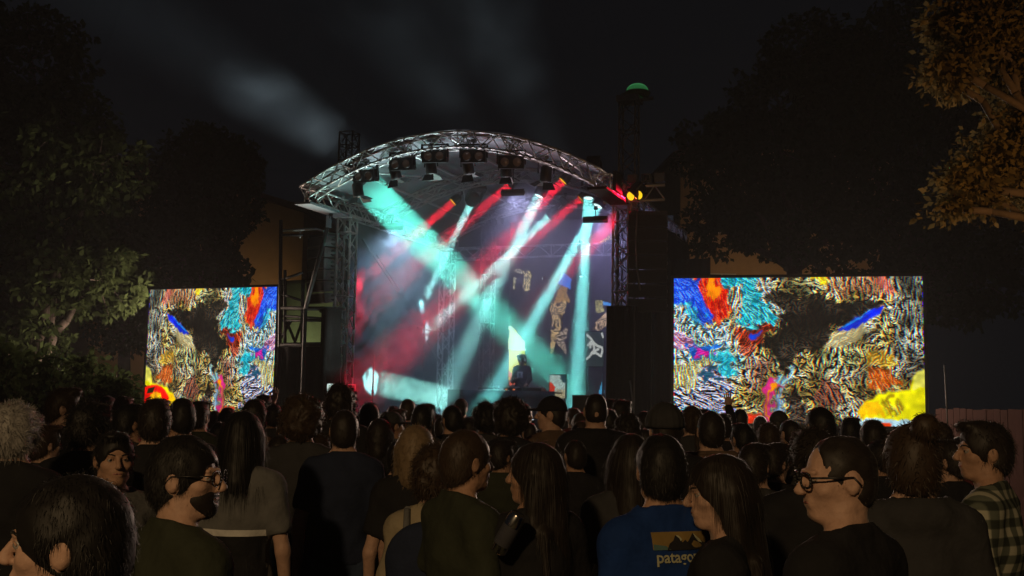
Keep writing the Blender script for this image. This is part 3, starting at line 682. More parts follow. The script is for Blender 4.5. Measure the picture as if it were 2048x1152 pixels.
# monitor wedge at stage right
uw = on_v(1177, 800, -.3)[0]
o = thing('monitor_speaker', 'dark stage monitor speaker standing at the right front of the stage', 'speaker', S(uw, -.3, DECK), -PSI)
zt = on_v(1177, 791, -.3)[1]-DECK
b = MB(); b.box((-.26, -.2, 0), (.26, .2, zt)); b.build('cabinet', mat('grey_cabinet', (.06, .06, .065), .6, var=.2), o)
b = MB(); b.box((-.235, -.212, .03), (.235, -.203, zt-.03)); b.build('grille', DARKSTEEL, o)
b = MB(); b.box((-.265, -.205, zt), (.265, .205, zt+.012)); b.build('edge_trim', ALU, o)

# ================================================================== PA TOWERS AND ARRAYS
def line_array(name, label, pos, rz, n, w, h, d, curve, front, side):
    o = thing(name, label, 'speaker array', pos, rz)
    y = 0; z = 0; a = 0
    b = MB(); b.box((-w*.5, -d*.4, .0), (w*.5, d*.4, .06)); b.build('rigging_frame', DARKSTEEL, o)
    m = Matrix.Identity(4)
    for k in range(n):
        a = curve*(k/n)**2
        mm = Matrix.Translation((0, y, z)) @ Matrix.Rotation(a, 4, 'X')
        bx = MB(); hh = h*.94
        vs_ = [(-w/2,-d/2,-hh),(w/2,-d/2,-hh),(w/2*.9,d/2,-hh*.85),(-w/2*.9,d/2,-hh*.85),(-w/2,-d/2,0),(w/2,-d/2,0),(w/2*.9,d/2,-hh*.15),(-w/2*.9,d/2,-hh*.15)]
        bx.v = [mm @ Vector(q) for q in vs_]; bx.f = [[0,3,2,1],[4,5,6,7],[0,1,5,4],[1,2,6,5],[2,3,7,6],[3,0,4,7]]
        cab = bx.build('cabinet', side, o)
        g_ = MB(); g_.box((-w*.47, -d/2-.012, -hh*.9), (w*.47, -d/2-.002, -hh*.1), mm); g_.build('grille', front, cab)
        dv = MB()
        dv.lathe([(hh*.32, 0), (hh*.30, .012), (0, .02)], 14, mm @ Matrix.Translation((w/2*.955, 0, -hh*.5)) @ Matrix.Rotation(R(90), 4, 'Y')); dv.build('handle_cup', BLACKM, cab, True)
        sp = MB(); sp.box((w/2*.93, -d*.36, -hh*.62), (w/2*1.02, d*.10, -hh*.40), mm); sp.build('side_plate', STEEL, cab)
        step = mm.to_3x3() @ Vector((0, 0, -h)); y += step.y; z += step.z
    return o
grey = mat('array_side', (.16, .15, .16), .55, 0, .1, 8)
# left array
pu, pz = on_v(652, 476, -.1)
line_array('line_array', 'curved hanging speaker array with pale sides left of the stage', S(pu-.02, -.1, pz), -PSI-R(24), 6, .62, .235, .46, R(9), mat('array_front', (.02, .02, .02), .8), grey)
pu2, pz2 = on_v(1296, 432, -.3)
line_array('line_array', 'black hanging speaker array right of the stage below the red light', S(pu2, -.3, pz2), -PSI+R(14), 7, .72, .262, .5, R(8), mat('array_front', (.02, .02, .02), .8), mat('array_dark', (.03, .03, .03), .7))
# PA masts
ur = on_v(1257, 400, .9)[0]; zr_ = on_v(1257, 206, .9)[1]
o = tower('speaker_tower', ur, .9, zr_, 'tall truss mast right of the stage with green glowing lamp on top', .33, STEEL, 'truss tower', 0)
b = MB(); b.box((-.22, -.22, zr_), (.24, .22, zr_+.12)).tube((-.2, 0, zr_+.06), (.5, -.0, zr_+.06), .04).tube((-.1, -.1, zr_+.12), (-.1, .1, zr_+.12), .07, 10); b.build('head_block', STEEL, o)
za = pz2 + .30
b = MB(); b.tube((-.2, -1.2, za), (1.0, -1.2, za), .03).tube((-.2, -1.2, za+.28), (1.0, -1.2, za+.28), .03).tube((.0, -1.2, za), (0, 0, za), .03).tube((.35, -1.2, za-.32), (.35, -1.2, za), .02).tube((0, -1.2, za+.28), (0, 0, za+.28), .03)
for k in range(6): b.tube((-.2+.2*k, -1.2, za+(.28 if k % 2 else 0)), (0+.2*k, -1.2, za+(0 if k % 2 else .28)), .014)
b.build('boom', ALU, o, True)
b = MB()
for k in range(3): b.box((.30+.26*k, -1.30, za+.33), (.48+.26*k, -1.12, za+.50))
b.build('chain_motor', STEEL, o)
b = MB(); b.poly([(.55, -1.52, za-.2), (.53, -1.56, za-.8), (.55, -1.56, za-1.3), (.62, -1.56, za-1.75)], .018, 6); b.build('hanging_cable', STEEL, o, True)
# green lamp on the mast
gp = S(ur+.18, .86, zr_+.19)
o = thing('beacon_lamp', 'dim green round lamp on top of the tall right mast', 'lamp', gp, -PSI)
b = MB(); b.lathe([(.10, -.08), (.24, -.06), (.27, 0), (.24, .02)], 24); b.build('housing', mat('green_housing', (.12, .15, .05), .6), o, True)
b = MB(); b.lathe([(.235, .02), (.20, .10), (.12, .16), (0, .18)], 24); dome = b.build('dome', mat('green_dome', (.05, .16, .06), .4, emit=(.05, .35, .10), es=.22), o, True)
b = MB()
for k in range(150):
    a = k*2.399; q = math.sqrt((k+.5)/150); rr = .22*q; zz_ = .02 + .16*math.sqrt(max(0, 1-q*q))*.98
    b.lathe([(.010, 0), (.006, .008), (0, .009)], 5, Matrix.Translation((rr*math.cos(a), rr*math.sin(a), zz_+.002)))
b.build('diode', emat('green_diode', (.10, .5, .18), .5), o)['kind'] = 'stuff'
ull = on_v(694, 420, 1.2)[0]; zll = on_v(694, 266, 1.2)[1]
o = tower('speaker_tower', ull, 1.2, zll, 'tall truss mast behind the left column of the stage', .33, STEEL, 'truss tower', 0)
za = pz + .08
b = MB(); b.tube((.0, -1.3, za+.12), (-.9, -1.3, za+.12), .03).tube((0, -1.3, za+.12), (0, 0, za+.12), .03).tube((-.4, -1.3, za+.12), (-.4, -1.3, za-.06), .02); b.build('boom', ALU, o, True)
# inclined brace pole left
p0 = onv(664, 420, -.7); p1 = onv(611, 618, -.7)
o = thing('brace_pole', 'inclined steel prop leaning against the left speaker tower', 'pole', Vector((p1.x, p1.y, 0)), 0)
b = MB(); b.tube(p0-o.location, p1-o.location, .045, 8); b.build('tube', DARKSTEEL, o, True)
b = MB(); b.tube(p0-o.location, onv(688, 392, -.5)-o.location, .03, 8); b.build('fork_head', ALU, o, True)
dd = (p0-p1); b = MB(); b.box((-.05,-.05,-.12), (.05,.05,.12), Matrix.Translation(p0-dd*.12-o.location)); b.build('blue_collar', mat('pale_blue', (.35, .5, .6), .5), o)
b = MB(); b.tube(p1-o.location, (0, 0, 0), .04, 8); b.build('foot_post', DARKSTEEL, o, True)

# scaffold left of the stage carrying black cloth
sv = -.4
o = thing('scaffold', 'dark scaffold frame with black cloth between the left screen and stage', 'scaffold', S(on_v(620, 800, sv)[0], sv, 0), -PSI)
def sp(px, py, v=sv):
    u, z = on_v(px, py, v); q = S(u, v, z); m = o.matrix_world
    return Matrix.Rotation(PSI, 4, 'Z') @ (q - Vector(o.location))
for a, c, r in (((562, 440), (558, 840), .04), ((570, 540), (570, 690), .035), ((606, 560), (604, 690), .04), ((562, 616), (690, 618), .045), ((565, 632), (690, 640), .03), ((565, 641), (690, 641), .03),
                ((612, 618), (588, 690), .03), ((572, 640), (592, 688), .03), ((562, 676), (582, 642), .03), ((562, 588), (606, 602), .03), ((562, 690), (690, 688), .05), ((562, 470), (606, 470), .03), ((562, 560), (606, 545), .03), ((640, 622), (690, 646), .03)):
    t = MB(); t.tube(sp(*a), sp(*c), r, 6); t.build('scaffold_tube', DARKSTEEL, o, True)
for a in ((558, 840), (604, 690), (690, 690)):
    q = sp(*a); t = MB(); t.tube(q, (q.x, q.y, 0), .04, 6); t.build('scaffold_post', DARKSTEEL, o, True)
def wing(a, b_):
    q = sp(560 + 128*a, 692, sv); return (q.x, q.y-.10+.03*math.sin(a*25), .03 + (sp(560+128*a, 694)[2]-.03)*b_)
cloth('black_cloth', wing, 60, 4, DRAPE, o)
def wing2(a, b_):
    q = sp(650 + 39*a, 620, sv); return (q.x, q.y-.14+.02*math.sin(a*14), .03 + (q.z-.03)*b_)
cloth('black_cloth', wing2, 30, 4, DRAPE, o)
# pale tarpaulin seen through the scaffold, lit by yard light
o2 = thing('tarpaulin', 'pale greenish tarpaulin hanging behind the left scaffold', 'tarpaulin', S(on_v(620, 800, 2.2)[0], 2.2, 0), -PSI)
def tp(a, b_):
    u = on_v(560+125*a, 600, 2.2)[0]-on_v(620, 800, 2.2)[0]; z = 1.0 + b_*(on_v(620, 560, 2.2)[1]-1.0)
    return (u, .04*math.sin(a*14+b_*6)+.03*math.sin(b_*11), z)
cloth('sheet', tp, 40, 30, mat('tarpaulin_green', (.34, .36, .22), .75, 0, .2, 8, .2), o2)
for a in (0, 1):
    q = tp(a, 1); t = MB(); t.tube((q[0], .1, 0), (q[0], .1, q[2]), .03); t.build('post', DARKSTEEL, o2, True)
# right black cloth box with truss behind
bu0 = on_v(1214, 612, -.9)[0]; bu1 = on_v(1268, 612, -.9)[0]; bzt = on_v(1240, 612, -.9)[1]
o = thing('speaker_wing', 'black cloth covered tower base hiding the right truss column', 'scaffold', S((bu0+bu1)/2, -.9, 0), -PSI)
h = (bu1-bu0)/2
cloth('black_cloth', lambda a, b_: (-h+2*h*a, -.02*math.sin(a*22), .02+(bzt-.02)*b_), 40, 4, DRAPE, o)
cloth('black_cloth', lambda a, b_: (h + .015*math.sin(a*20), .02+1.4*a, .02+(bzt-.02)*b_), 30, 4, DRAPE, o)
for x in (-h, h):
    for y in (.05, 1.4):
        t = MB(); t.tube((x*.96, y, 0), (x*.96, y, bzt), .035, 6); t.build('scaffold_tube', STEEL, o, True)
for z in (1.2, 2.0, bzt-.02):
    t = MB(); t.tube((-h*.96, .05, z), (h*.96, .05, z), .03, 6); t.build('scaffold_tube', STEEL, o, True)
truss_run('truss_mast', line((0, .35, .1), (0, .35, bzt-.1)), (1,0,0), .3, .3, o, .022)
t = MB(); t.tube((h+.25, -.05, 0), (h-.05, -.05, bzt*.62), .018, 6); t.build('guy_wire', STEEL, o, True)
# black back cloth closing the right side between stage and right screen
pa = at(1290, 800, 22.5); pb = at(1420, 800, 22.0); zt_ = at(1320, 345, 22.3).z
o = thing('black_wing_curtain', 'tall black curtain between the right speaker array and the wide screen', 'curtain', Vector((pa.x, pa.y, 0)), 0)
cloth('curtain_cloth', lambda a, b_: ((pb.x-pa.x)*a, (pb.y-pa.y)*a + .05*math.sin(a*30), .02 + (at(1300, 520, 22.3).z)*b_), 60, 4, DRAPE, o)
for a in (0, 1):
    t = MB(); t.tube(((pb.x-pa.x)*a, (pb.y-pa.y)*a+.1, 0), ((pb.x-pa.x)*a, (pb.y-pa.y)*a+.1, at(1300, 520, 22.3).z+.05), .03); t.build('post', DARKSTEEL, o, True)
# slim pole right of the wide screen
pp = at(1898, 900, 15)
o = thing('slim_pole', 'slim pale pole standing right of the wide screen', 'pole', Vector((pp.x, 15, 0)), 0)
zt = at(1893, 730, 15).z
b = MB(); b.tube((0,0,.03), (0,0,zt*.62), .014, 8); b.build('lower_tube', STEEL, o, True)
b = MB(); b.tube((-.005,0,zt*.60), (-.035,0,zt), .010, 8); b.build('upper_tube', STEEL, o, True)
b = MB(); b.tube((0,0,0), (0,0,.04), .18, 14); b.build('base', BLACKM, o)

# ================================================================== SMOKE ON STAGE AND HAZE
def volume_mat(name, color, density, hetero=False, aniso=0.0):
    m = bpy.data.materials.new(name); m.use_nodes = True; nt = m.node_tree; nt.nodes.clear()
    out = nt.nodes.new('ShaderNodeOutputMaterial'); v = nt.nodes.new('ShaderNodeVolumePrincipled')
    v.inputs['Color'].default_value = (*color, 1); v.inputs['Density'].default_value = density; v.inputs['Anisotropy'].default_value = aniso
    if hetero:
        tc = nt.nodes.new('ShaderNodeTexCoord'); n = nt.nodes.new('ShaderNodeTexNoise'); n.inputs['Scale'].default_value = 1.3; n.inputs['Detail'].default_value = 3.5
        n.inputs['Distortion'].default_value = .9; n.inputs['Roughness'].default_value = .6
        mr = nt.nodes.new('ShaderNodeMapRange'); mr.inputs[1].default_value = .34; mr.inputs[2].default_value = .70; mr.inputs[3].default_value = density*.5; mr.inputs[4].default_value = density*1.6
        nt.links.new(tc.outputs['Object'], n.inputs['Vector']); nt.links.new(n.outputs['Fac'], mr.inputs[0]); nt.links.new(mr.outputs[0], v.inputs['Density'])
    nt.links.new(v.outputs[0], out.inputs['Volume']); return m
SMOKE = 0.13
n_ = 16; us = [-3.02+6.04*k/n_ for k in range(n_+1)]
ring = [(3.02, DECK+.02), (-3.02, DECK+.02)] + [(u, roofz(u)-.02) for u in us]; b = MB()
for v in (-.80, VB-.3): b.v += [Vector((u, v, z)) for u, z in ring]
nr = len(ring); b.f = [[(k+1) % nr, k, k+nr, (k+1) % nr+nr] for k in range(nr)] + [list(range(nr)), list(range(2*nr-1, nr-1, -1))]
bmv = bmesh.new(); sm = b.build('stage_smoke', volume_mat('stage_smoke', (.95, .96, 1), SMOKE, True), None); bmv.from_mesh(sm.data); bmesh.ops.recalc_face_normals(bmv, faces=bmv.faces); bmv.to_mesh(sm.data); bmv.free()
sm.location = SO; sm.rotation_euler = (0, 0, -PSI); tag(sm, 'thin drifting theatrical smoke filling the stage', kind='stuff')
b = MB(); b.box((-70, -20, -1), (70, 95, 32)); hz_ = b.build('haze', volume_mat('haze', (.9, .95, 1), .0010), None); tag(hz_, 'thin night haze over the whole place', kind='stuff')

# drifting smoke above and left of the roof
def plume(name, c, r, dens, label, seed):
    me = bpy.data.meshes.new(name); bmv = bmesh.new(); bmesh.ops.create_icosphere(bmv, subdivisions=3, radius=1)
    for v in bmv.verts: v.co = Vector((v.co.x*r[0], v.co.y*r[1], v.co.z*r[2]))*(1+.12*math.sin(v.co.x*5+seed)*math.sin(v.co.z*4+seed*2))
    bmv.to_mesh(me); bmv.free(); m = volume_mat(name, (.9, .95, 1), dens, True)
    for n in m.node_tree.nodes:
        if n.type == 'TEX_NOISE': n.inputs['Scale'].default_value = .32; n.inputs['Distortion'].default_value = 1.2
        if n.type == 'MAP_RANGE': n.inputs[1].default_value = .40; n.inputs[2].default_value = .72; n.inputs[3].default_value = 0; n.inputs[4].default_value = dens*2
    me.materials.append(m); o = link(name, me); o.location = c; tag(o, label, kind='stuff')
pc = at(480, 185, 35); plume('drifting_smoke', pc, (3.9, 6.0, 2.6), .008, 'pale smoke drifting up left of the stage roof', 1)
pc = at(900, 110, 34); plume('drifting_smoke', pc, (5.5, 4.5, 2.6), .006, 'thin smoke drifting above the stage roof', 2)

# ================================================================== PEOPLE (signed distance bodies, surface nets)
class Field:
    def __init__(s, xs, ys, zs):
        s.xs, s.ys, s.zs = [np.asarray(a, np.float32) for a in (xs, ys, zs)]
        s.d = np.full((len(xs), len(ys), len(zs)), 9.0, np.float32)
    def sl(s, lo, hi):
        r = []
        for a, l, h in ((s.xs, lo[0], hi[0]), (s.ys, lo[1], hi[1]), (s.zs, lo[2], hi[2])):
            i = np.searchsorted(a, l); j = np.searchsorted(a, h); r.append(slice(max(0, i-1), min(len(a), j+1)))
        return tuple(r)
    def grid(s, q): return s.xs[q[0]][:, None, None], s.ys[q[1]][None, :, None], s.zs[q[2]][None, None, :]
    def mix(s, q, e, k, mode):
        a = s.d[q]
        if mode == 'add':
            if k <= 0: s.d[q] = np.minimum(a, e); return
            h = np.clip(.5+.5*(a-e)/k, 0, 1); s.d[q] = a*(1-h)+e*h-k*h*(1-h)
        else:
            e = -e
            if k <= 0: s.d[q] = np.maximum(a, e); return
            h = np.clip(.5-.5*(a-e)/k, 0, 1); s.d[q] = a*(1-h)+e*h+k*h*(1-h)
    def ell(s, c, r, k=.02, mode='add', rot=None):
        m = max(r)+k+.05; q = s.sl([c[i]-m for i in range(3)], [c[i]+m for i in range(3)]); X, Y, Z = s.grid(q)
        X, Y, Z = X-c[0], Y-c[1], Z-c[2]
        if rot is not None:
            rt = np.array(rot)         # rows = local axes
            X, Y, Z = [rt[i][0]*X+rt[i][1]*Y+rt[i][2]*Z for i in range(3)]
        k0 = np.sqrt((X/r[0])**2+(Y/r[1])**2+(Z/r[2])**2); k1 = np.sqrt((X/r[0]**2)**2+(Y/r[1]**2)**2+(Z/r[2]**2)**2)+1e-6
        s.mix(q, k0*(k0-1)/k1, k, mode)
    def cone(s, a, b, r1, r2, k=.02, mode='add'):
        a, b = np.array(a, float), np.array(b, float); m = max(r1, r2)+k+.05
        q = s.sl(np.minimum(a, b)-m, np.maximum(a, b)+m); X, Y, Z = s.grid(q); ab = b-a; L = float(ab@ab)+1e-9
        t = np.clip(((X-a[0])*ab[0]+(Y-a[1])*ab[1]+(Z-a[2])*ab[2])/L, 0, 1)
        e = np.sqrt((X-a[0]-t*ab[0])**2+(Y-a[1]-t*ab[1])**2+(Z-a[2]-t*ab[2])**2)-(r1+(r2-r1)*t)
        s.mix(q, e, k, mode)
    def cut(s, fn):                       # keep where fn < 0
        X, Y, Z = s.grid((slice(None),)*3); s.d = np.maximum(s.d, np.broadcast_to(fn(X, Y, Z), s.d.shape)).astype(np.float32)
    def disp(s, fn):
        X, Y, Z = s.grid((slice(None),)*3); near = np.abs(s.d) < .08; s.d = np.where(near, s.d + fn(X, Y, Z), s.d).astype(np.float32)
    def net(s):
        d = s.d; ins = d < 0; nx, ny, nz = d.shape
        c = np.zeros((nx-1, ny-1, nz-1), np.int8)
        for i in (0, 1):
            for j in (0, 1):
                for k in (0, 1): c += ins[i:nx-1+i, j:ny-1+j, k:nz-1+k]
        act = (c > 0) & (c < 8); A = np.argwhere(act); idx = np.full(act.shape, -1, np.int64); idx[act] = np.arange(len(A))
        acc = np.zeros((len(A), 3)); cnt = np.zeros(len(A)); ax = (s.xs, s.ys, s.zs)
        cs = [(i, j, k) for i in (0, 1) for j in (0, 1) for k in (0, 1)]
        for a in cs:
            for dim in range(3):
                if a[dim]: continue
                b = list(a); b[dim] = 1
                ia = A+np.array(a); ib = A+np.array(b); da = d[ia[:,0], ia[:,1], ia[:,2]]; db = d[ib[:,0], ib[:,1], ib[:,2]]
                cr = (da < 0) != (db < 0); t = np.where(cr, da/np.where(cr, da-db, 1), 0)
                pa = np.stack([ax[m][ia[:,m]] for m in range(3)], 1); pb = np.stack([ax[m][ib[:,m]] for m in range(3)], 1)
                acc += np.where(cr[:,None], pa+(pb-pa)*t[:,None], 0); cnt += cr
        V = acc/np.maximum(cnt, 1)[:,None]
        Q = []
        for dim in range(3):
            o1, o2 = [(1,2),(2,0),(0,1)][dim]
            sh = [slice(None)]*3; sh[dim] = slice(0, -1); s0 = ins[tuple(sh)]; sh[dim] = slice(1, None); s1 = ins[tuple(sh)]
            E = np.argwhere(s0 != s1); E = E[(E[:,o1] > 0) & (E[:,o2] > 0) & (E[:,o1] < d.shape[o1]-1) & (E[:,o2] < d.shape[o2]-1)]
            f = s0[E[:,0], E[:,1], E[:,2]]
            def cell(a, b):
                e = E.copy(); e[:,o1] -= a; e[:,o2] -= b; return idx[e[:,0], e[:,1], e[:,2]]
            q = np.stack([cell(1,1), cell(0,1), cell(0,0), cell(1,0)], 1); q[~f] = q[~f][:, ::-1]; Q.append(q)
        return V, np.concatenate(Q)
def axis(lo, hi, flo, fhi, fine, coarse):
    a = list(np.arange(lo, flo, coarse)) + list(np.arange(flo, fhi, fine)) + list(np.arange(fhi, hi+coarse, coarse)); return np.array(a)
def normals(V, Q):
    n = np.zeros_like(V); f = np.cross(V[Q[:,2]]-V[Q[:,0]], V[Q[:,3]]-V[Q[:,1]])
    for i in range(4): np.add.at(n, Q[:,i], f)
    return n/np.maximum(np.linalg.norm(n, axis=1), 1e-9)[:,None]

HC = np.array([0, .015, 1.645])
def rotz(a): c, s_ = math.cos(a), math.sin(a); return np.array([[c,-s_,0],[s_,c,0],[0,0,1]])
def rotx(a): c, s_ = math.cos(a), math.sin(a); return np.array([[1,0,0],[0,c,-s_],[0,s_,c]])
# hand prototype: wrist at origin, fingers along -z, palm faces -y, thumb toward +x
def hand_proto(curl=.5, spread=.0):
    F = Field(np.arange(-.07, .09, .005), np.arange(-.10, .05, .005), np.arange(-.21, .035, .005))
    F.ell((0, 0, -.055), (.042, .017, .052), .01); F.cone((0,0,.03), (0,0,-.02), .027, .026, .02)
    for i, (x, L, r) in enumerate(((.030, .070, .0085), (.010, .080, .009), (-.011, .074, .0085), (-.031, .058, .0075))):
        p = np.array([x, 0, -.095]); a = 0; sx = x*spread
        for seg, f in enumerate((.45, .32, .23)):
            a += curl*(.5 if seg == 0 else .75); q = p + L*f*np.array([sx*8*(.6 if seg == 0 else .3), -math.sin(a), -math.cos(a)]); F.cone(p, q, r*(1-.08*seg), r*(1-.08*(seg+1)), .004); p = q
    F.cone((.026, -.004, -.03), (.056, -.016, -.062), .014, .011, .012); F.cone((.056, -.016, -.062), (.064, -.026, -.092), .0105, .0085, .005)
    return F.net()
HANDS = {'relax': hand_proto(.45), 'open': hand_proto(.12, .9), 'grip': hand_proto(1.5)}
def place_hand(kind, wrist, dirn, palm, left):
    V, Q = HANDS[kind]; V = V.copy()
    if left: V[:,0] *= -1; Q = Q[:, ::-1]
    z = -np.array(dirn, float); z /= np.linalg.norm(z); y = -np.array(palm, float); y -= z*(y@z); y /= np.linalg.norm(y); x = np.cross(y, z)
    return np.stack([x, y, z], 1) @ V.T, Q
# arm poses: (elbow, wrist, hand kind, hand dir, palm) for the right (+x) arm; left mirrored
ARMS = {'down': ((.235, -.03, 1.12), (.245, .05, .87), 'relax', (.0, .15, -1), (-1, .1, 0)),
        'front': ((.23, -.02, 1.13), (.12, .22, 1.18), 'relax', (-.6, .6, .2), (0, -.3, -1)),
        'phone': ((.22, .12, 1.16), (.10, .30, 1.33), 'grip', (-.2, .3, 1), (0, -1, .2)),
        'up': ((.27, .06, 1.62), (.22, .10, 1.90), 'open', (-.1, .05, 1), (0, 1, 0)),
        'pocket': ((.27, -.08, 1.14), (.21, .05, .93), 'relax', (-.2, .3, -1), (-1, 0, 0)),
        'reach': ((.24, .10, 1.18), (.26, .36, 1.06), 'relax', (0, 1, -.3), (0, -.3, -1)),
        'back': ((.24, -.14, 1.14), (.16, -.20, .90), 'relax', (-.3, -.1, -1), (-1, 0, 0))}
def arm_pts(pose, s, fem):
    e, w_, hk, hd, pl = ARMS[pose]; f = np.array([s*(.94 if fem else 1), 1, 1])
    return np.array([.172*s*(.9 if fem else 1), -.01, 1.405]), np.array(e)*f, np.array(w_)*f, hk, np.array(hd)*np.array([s,1,1]), np.array(pl)*np.array([s,1,1])
def body_torso(F, fem, g=0, fat=0):
    w_ = .92 if fem else 1.0
    F.ell((0, 0, .95), (.165*w_*1.03+g+fat, .112+g+fat, .125+g), .04); F.ell((0, .005, 1.09), (.138*w_+g+fat, .098+g+fat*1.3, .17), .05)
    F.ell((0, 0, 1.28), (.163*w_+g+fat*.5, .115+g+fat*.5, .19), .05); F.cone((-.145*w_, -.012, 1.418), (.145*w_, -.012, 1.418), .060+g, .060+g, .05)
    for s in (-1, 1): F.cone((s*.10*w_, -.018, 1.442), (s*.02, -.012, 1.535), .042+g, .040+g*.5, .03)
    if fem:
        for s in (-1, 1): F.ell((s*.075, .085, 1.27), (.065+g, .055+g, .06+g), .04)
def body_mesh(fem=False, arms=('down', 'down'), yaw=0, pitch=0, fine=.0095, fat=0, beard=False):
    xm = .42; y0, y1 = -.34, .52; top = 1.80
    if 'up' in arms: top = 2.0
    F = Field(axis(-xm, xm, -.11, .11, fine, .017), axis(y0, y1, -.12, .16, fine, .018), axis(-.02, top, 1.5, 1.80, fine, .021))
    body_torso(F, fem, 0, fat)
    for s in (-1, 1):
        F.cone((s*.085, 0, .93), (s*.092, .012, .50), .088+fat*.3, .056, .04); F.cone((s*.092, .012, .50), (s*.097, -.02, .09), .055, .037, .03)
        F.ell((s*.094, -.03, .34), (.05, .055, .11), .03); F.cone((s*.097, -.035, .05), (s*.105, .13, .035), .04, .034, .03)
    hands = []
    for s, pose in ((-1, arms[0]), (1, arms[1])):
        sh, e, w_, hk, hd, pl = arm_pts(pose, s, fem); t = .9 if fem else 1.0
        F.cone(sh, e, .050*t, .038*t, .04); F.cone(e, w_, .040*t, .027*t, .02); hands.append((hk, w_, hd, pl, s < 0))
    RM = rotz(yaw) @ rotx(pitch)
    def h(p): return HC + RM @ np.array(p)
    rt = RM.T
    F.cone((0, -.012, 1.44), h((0, -.012, -.075)), .052 if not fem else .046, .053 if not fem else .046, .025)
    F.ell(h((0, -.012, .022)), (.074, .093, .090), .02, rot=rt); F.ell(h((0, .030, -.045)), (.056, .060, .066), .03, rot=rt); F.ell(h((0, -.03, -.02)), (.066, .07, .07), .03, rot=rt)
    j = 1.0 if not fem else .85
    F.ell(h((0, .066, -.088)), (.024*j, .02, .018), .02, rot=rt)
    for s in (-1, 1):
        F.ell(h((s*.043, .055, -.022)), (.022, .022, .018), .02, rot=rt); F.cone(h((s*.05, .0, -.075)), h((s*.018, .06, -.095)), .016*j, .014, .02)
        F.ell(h((s*.031, .092, .006)), (.017, .016, .011), .012, 'sub', rot=rt); F.ell(h((s*.031, .074, .004)), (.0125, .0125, .0125), .004, rot=rt)
        F.cone(h((s*.012, .088, .022)), h((s*.042, .078, .024)), .009, .007, .008)
        F.ell(h((s*.077, -.012, -.006)), (.010, .021, .032), .006, rot=rt); F.ell(h((s*.088, -.004, -.004)), (.007, .011, .018), .005, 'sub', rot=rt)
    F.cone(h((0, .086, .015)), h((0, .112, -.024)), .0085, .0115, .010); F.ell(h((0, .104, -.030)), (.018, .012, .009), .006, rot=rt)
    F.cone(h((-.019, .086, -.052)), h((.019, .086, -.052)), .0075, .0075, .006); F.cone(h((-.016, .085, -.063)), h((.016, .085, -.063)), .008, .008, .005); F.ell(h((0, .098, -.0575)), (.022, .008, .0022), .002, 'sub', rot=rt)
    V, Q = F.net()
    Vs, Qs = [V], [Q]; n = len(V)
    for hk, w_, hd, pl, lf in hands:
        hv, hq = place_hand(hk, w_, hd, pl, lf); Vs.append(hv.T + w_); Qs.append(hq+n); n += len(hv.T)
    return np.concatenate(Vs), np.concatenate(Qs)
def fold_fn(seed, amp=.009):
    r = np.random.default_rng(seed); ph = r.random(8)*6
    return lambda X, Y, Z: -amp*.6 + .6*amp*(np.sin(X*19+Z*13+ph[0]+2*np.sin(Z*7+ph[1])) * np.sin(Z*27+Y*16+ph[2]) + .7*np.sin(X*41+ph[3]+3*np.sin(Z*11+ph[4]))*np.sin(Z*9+ph[5]))
def shirt_mesh(fem=False, arms=('down', 'down'), sleeve='short', hood=False, fat=0, seed=1, hem=.90, coat=0, res=.0145):
    top = 1.62 if 'up' not in arms else 1.95
    F = Field(np.arange(-.44, .44, res), np.arange(-.36, .48, res), np.arange(hem-.05, top, res)); g = .017+coat
    body_torso(F, fem, g, fat)
    if hem < .8: F.cone((0, 0, .95), (0, 0, hem), .17+coat, .20+coat, .05)
    for s, pose in ((-1, arms[0]), (1, arms[1])):
        sh, e, w_, hk, hd, pl = arm_pts(pose, s, fem)
        if sleeve == 'long': F.cone(sh, e, .056+coat, .050+coat, .05); F.cone(e, w_+(e-w_)*.04, .054+coat, .040+coat*.6, .03)
        elif sleeve == 'short': F.cone(sh, sh+(e-sh)*.72, .058, .058, .05)
        else: F.cone(sh, sh+(e-sh)*.1, .045, .03, .04)
    if sleeve == 'short':
        for s, pose in ((-1, arms[0]), (1, arms[1])):
            sh, e, *_ = arm_pts(pose, s, fem); m = sh+(e-sh)*.70; n = (e-sh)/np.linalg.norm(e-sh)
            X, Y, Z = F.grid((slice(None),)*3); side = (X*s > .15)
            pl = (X-m[0])*n[0]+(Y-m[1])*n[1]+(Z-m[2])*n[2]
            near = ((X-m[0])**2+(Y-m[1])**2+(Z-m[2])**2) < .02
            F.d = np.where(side & near, np.maximum(F.d, pl), F.d).astype(np.float32)
    F.disp(fold_fn(seed))
    if hood:
        F.ell((0, -.085, 1.47), (.12, .07, .075), .03); F.ell((0, -.03, 1.56), (.075, .07, .08), .02, 'sub')
    F.cone((0, -.012, 1.40), (0, -.006, 1.525), .080, .063, .025)
    F.cut(lambda X, Y, Z: np.maximum(np.where(np.abs(X) < .10, Z-(1.512-.42*Y), -1), hem + .01*np.sin(X*20) - Z))
    return F.net()
def trouser_mesh(fem=False, seed=3, fat=0):
    F = Field(np.arange(-.26, .26, .018), np.arange(-.2, .24, .018), np.arange(-.0, 1.06, .02))
    F.ell((0, 0, .95), (.176+fat, .124+fat, .12), .04)
    for s in (-1, 1): F.cone((s*.085, 0, .93), (s*.092, .012, .50), .100+fat*.3, .072, .03); F.cone((s*.092, .012, .50), (s*.097, -.015, .07), .07, .062, .03)
    F.disp(fold_fn(seed, .007)); F.cut(lambda X, Y, Z: np.maximum(Z-1.0, .045-Z))
    return F.net()
